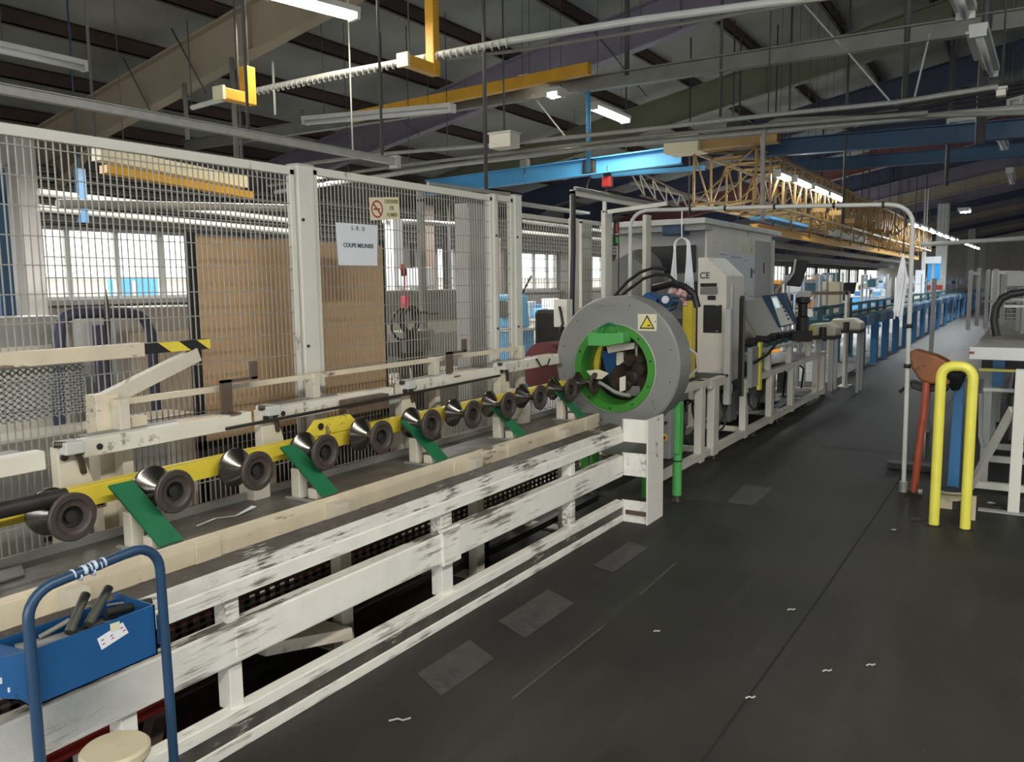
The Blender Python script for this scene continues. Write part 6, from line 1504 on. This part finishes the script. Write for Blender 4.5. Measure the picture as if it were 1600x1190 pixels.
CC = [M_paper, M_lgrey, M_lblue, M_white, M_teal, M_pale, M_paper, M_fblue]
CN = ['white', 'light grey', 'sky blue', 'off-white', 'teal', 'pale', 'bright white', 'blue']
for k in range(16):
    Y = 16 + k * 2.2; x = -3.6 - .25 * (k % 4); h = 1.25 + .25 * random.random(); m = CC[k % 8]
    o = thing('work_rack', '%s tool rack standing behind the blue conveyor, %s in the row' % (CN[k % 8], (ords + ['thirteenth', 'fourteenth', 'fifteenth', 'sixteenth'])[k]), 'rack', (x, Y, 0), 'tool racks behind the blue conveyor')
    for sx in (-.25, .25): MB().box(x + sx - .02, x + sx + .02, Y - .02, Y + .02, 0, h + .35).build('upright', M_lgrey, o)
    MB().box(x - .27, x + .27, Y - .1, Y + .1, h - .02, h).build('shelf', M_lgrey, o); MB().box(x - .27, x + .27, Y - .1, Y + .1, .8, .83).build('shelf', M_lgrey, o)
    MB().box(x - .22, x - .02, Y - .08, Y + .08, h, h + .22).build('bin', m, o, bevel=.01); MB().box(x + .02, x + .22, Y - .08, Y + .08, .83, 1.1).build('bin', CC[(k + 3) % 8], o, bevel=.01)
for k in range(8):
    Y = 16 + k * 3.2; x = 1.1 + .2 * (k % 2)
    o = thing('side_cabinet', '%s cabinet on the right side of the far aisle, %s away' % (('grey', 'white', 'silver', 'pale')[k % 4], ords[k]), 'cabinet', (x, Y, 0), 'cabinets right of the far aisle')
    MB().box(x - .5, x + .5, Y - .6, Y + .6, 0, 1.5 + .1 * (k % 3)).build('casing', (M_lgrey, M_white, M_galv, M_pale)[k % 4], o, bevel=.02)
    dr = MB().box(x - .51, x - .5, Y - .5, Y + .5, .2, 1.4).build('door', M_mgrey, o); MB().box(x - .53, x - .51, Y - .45, Y - .42, .7, .9).build('handle', M_dark, dr)
# mesh trolley panels in the right distance
for k in range(4):
    Y = 11.2 + k * 1.3
    o = thing('wire_trolley', '%s tall grey wire trolley beyond the clear guard at right' % ('nearest', 'second', 'third', 'farthest')[k], 'trolley', (-.2, Y, 0), 'wire trolleys at right')
    f = MB()
    for j in range(9): f.box(-.40 + j * .1, -.396 + j * .1, Y, Y + .006, .15, 1.7)
    for j in range(8): f.box(-.42, .42, Y, Y + .006, .2 + j * .2, .206 + j * .2)
    f.build('wire_side', M_galv, o)
    for x in (-.42, .40): MB().box(x, x + .02, Y - .01, Y + .6, .12, .14).build('base_bar', M_galv, o); MB().box(x, x + .025, Y - .01, Y + .015, .10, 1.72).build('upright', M_galv, o); MB().lathe([(-.012, 0), (-.012, .05), (.012, .05), (.012, 0)], (x + .01, Y + .02, .05), (1, 0, 0), 14).build('wheel', M_black, o)

# bright shelf units standing along the far side of the blue conveyor
tag(MB().quad([(-8.5, 13.6, .0015), (-2.62, 13.6, .0015), (-2.62, 75, .0015), (-8.5, 75, .0015)]).build('floor_marking', mat('pale_floor_sheet', (.36, .36, .34), .6, var=.2, scale=3)), 'pale floor strip running under the blue conveyor', 'floor marking')  # flat pale sheet laid over the dark floor
SU = None
tones = ['white', 'pale blue', 'silver', 'light grey']
TM = [M_paper, mat('pale_blue_sheet', (.42, .60, .82), .5, var=.1), M_pale, M_lgrey]
random.seed(21)
for k in range(16):
    Y = 17.5 + k * 3.1; x = -3.95 - .5 * (k % 3); h = 1.72 + .14 * random.random()
    o = thing('shelf_unit', '%s shelf unit behind the blue conveyor, %s from the orange machine' % (tones[k % 4], (ords + ['thirteenth', 'fourteenth', 'fifteenth', 'sixteenth'])[k]), 'shelf', (x, Y, 0), 'shelf units along the blue conveyor')
    for sx in (-.35, .35): MB().box(x + sx - .02, x + sx + .02, Y - .15, Y + .15, 0, h).build('side_board', TM[k % 4], o)
    for z in (.5, 1.0, 1.35, h - .03): MB().box(x - .35, x + .35, Y - .15, Y + .15, z, z + .02).build('shelf_board', TM[(k + 2) % 4], o)
    for q in range(3): MB().box(x - .30 + q * .21, x - .14 + q * .21, Y - .12, Y + .1, 1.37, 1.37 + .15 + .12 * random.random()).build('carton', (M_paper, TM[1], M_teal, M_brightor if k in (1, 6) else M_lgrey)[(q + k) % 4], o)
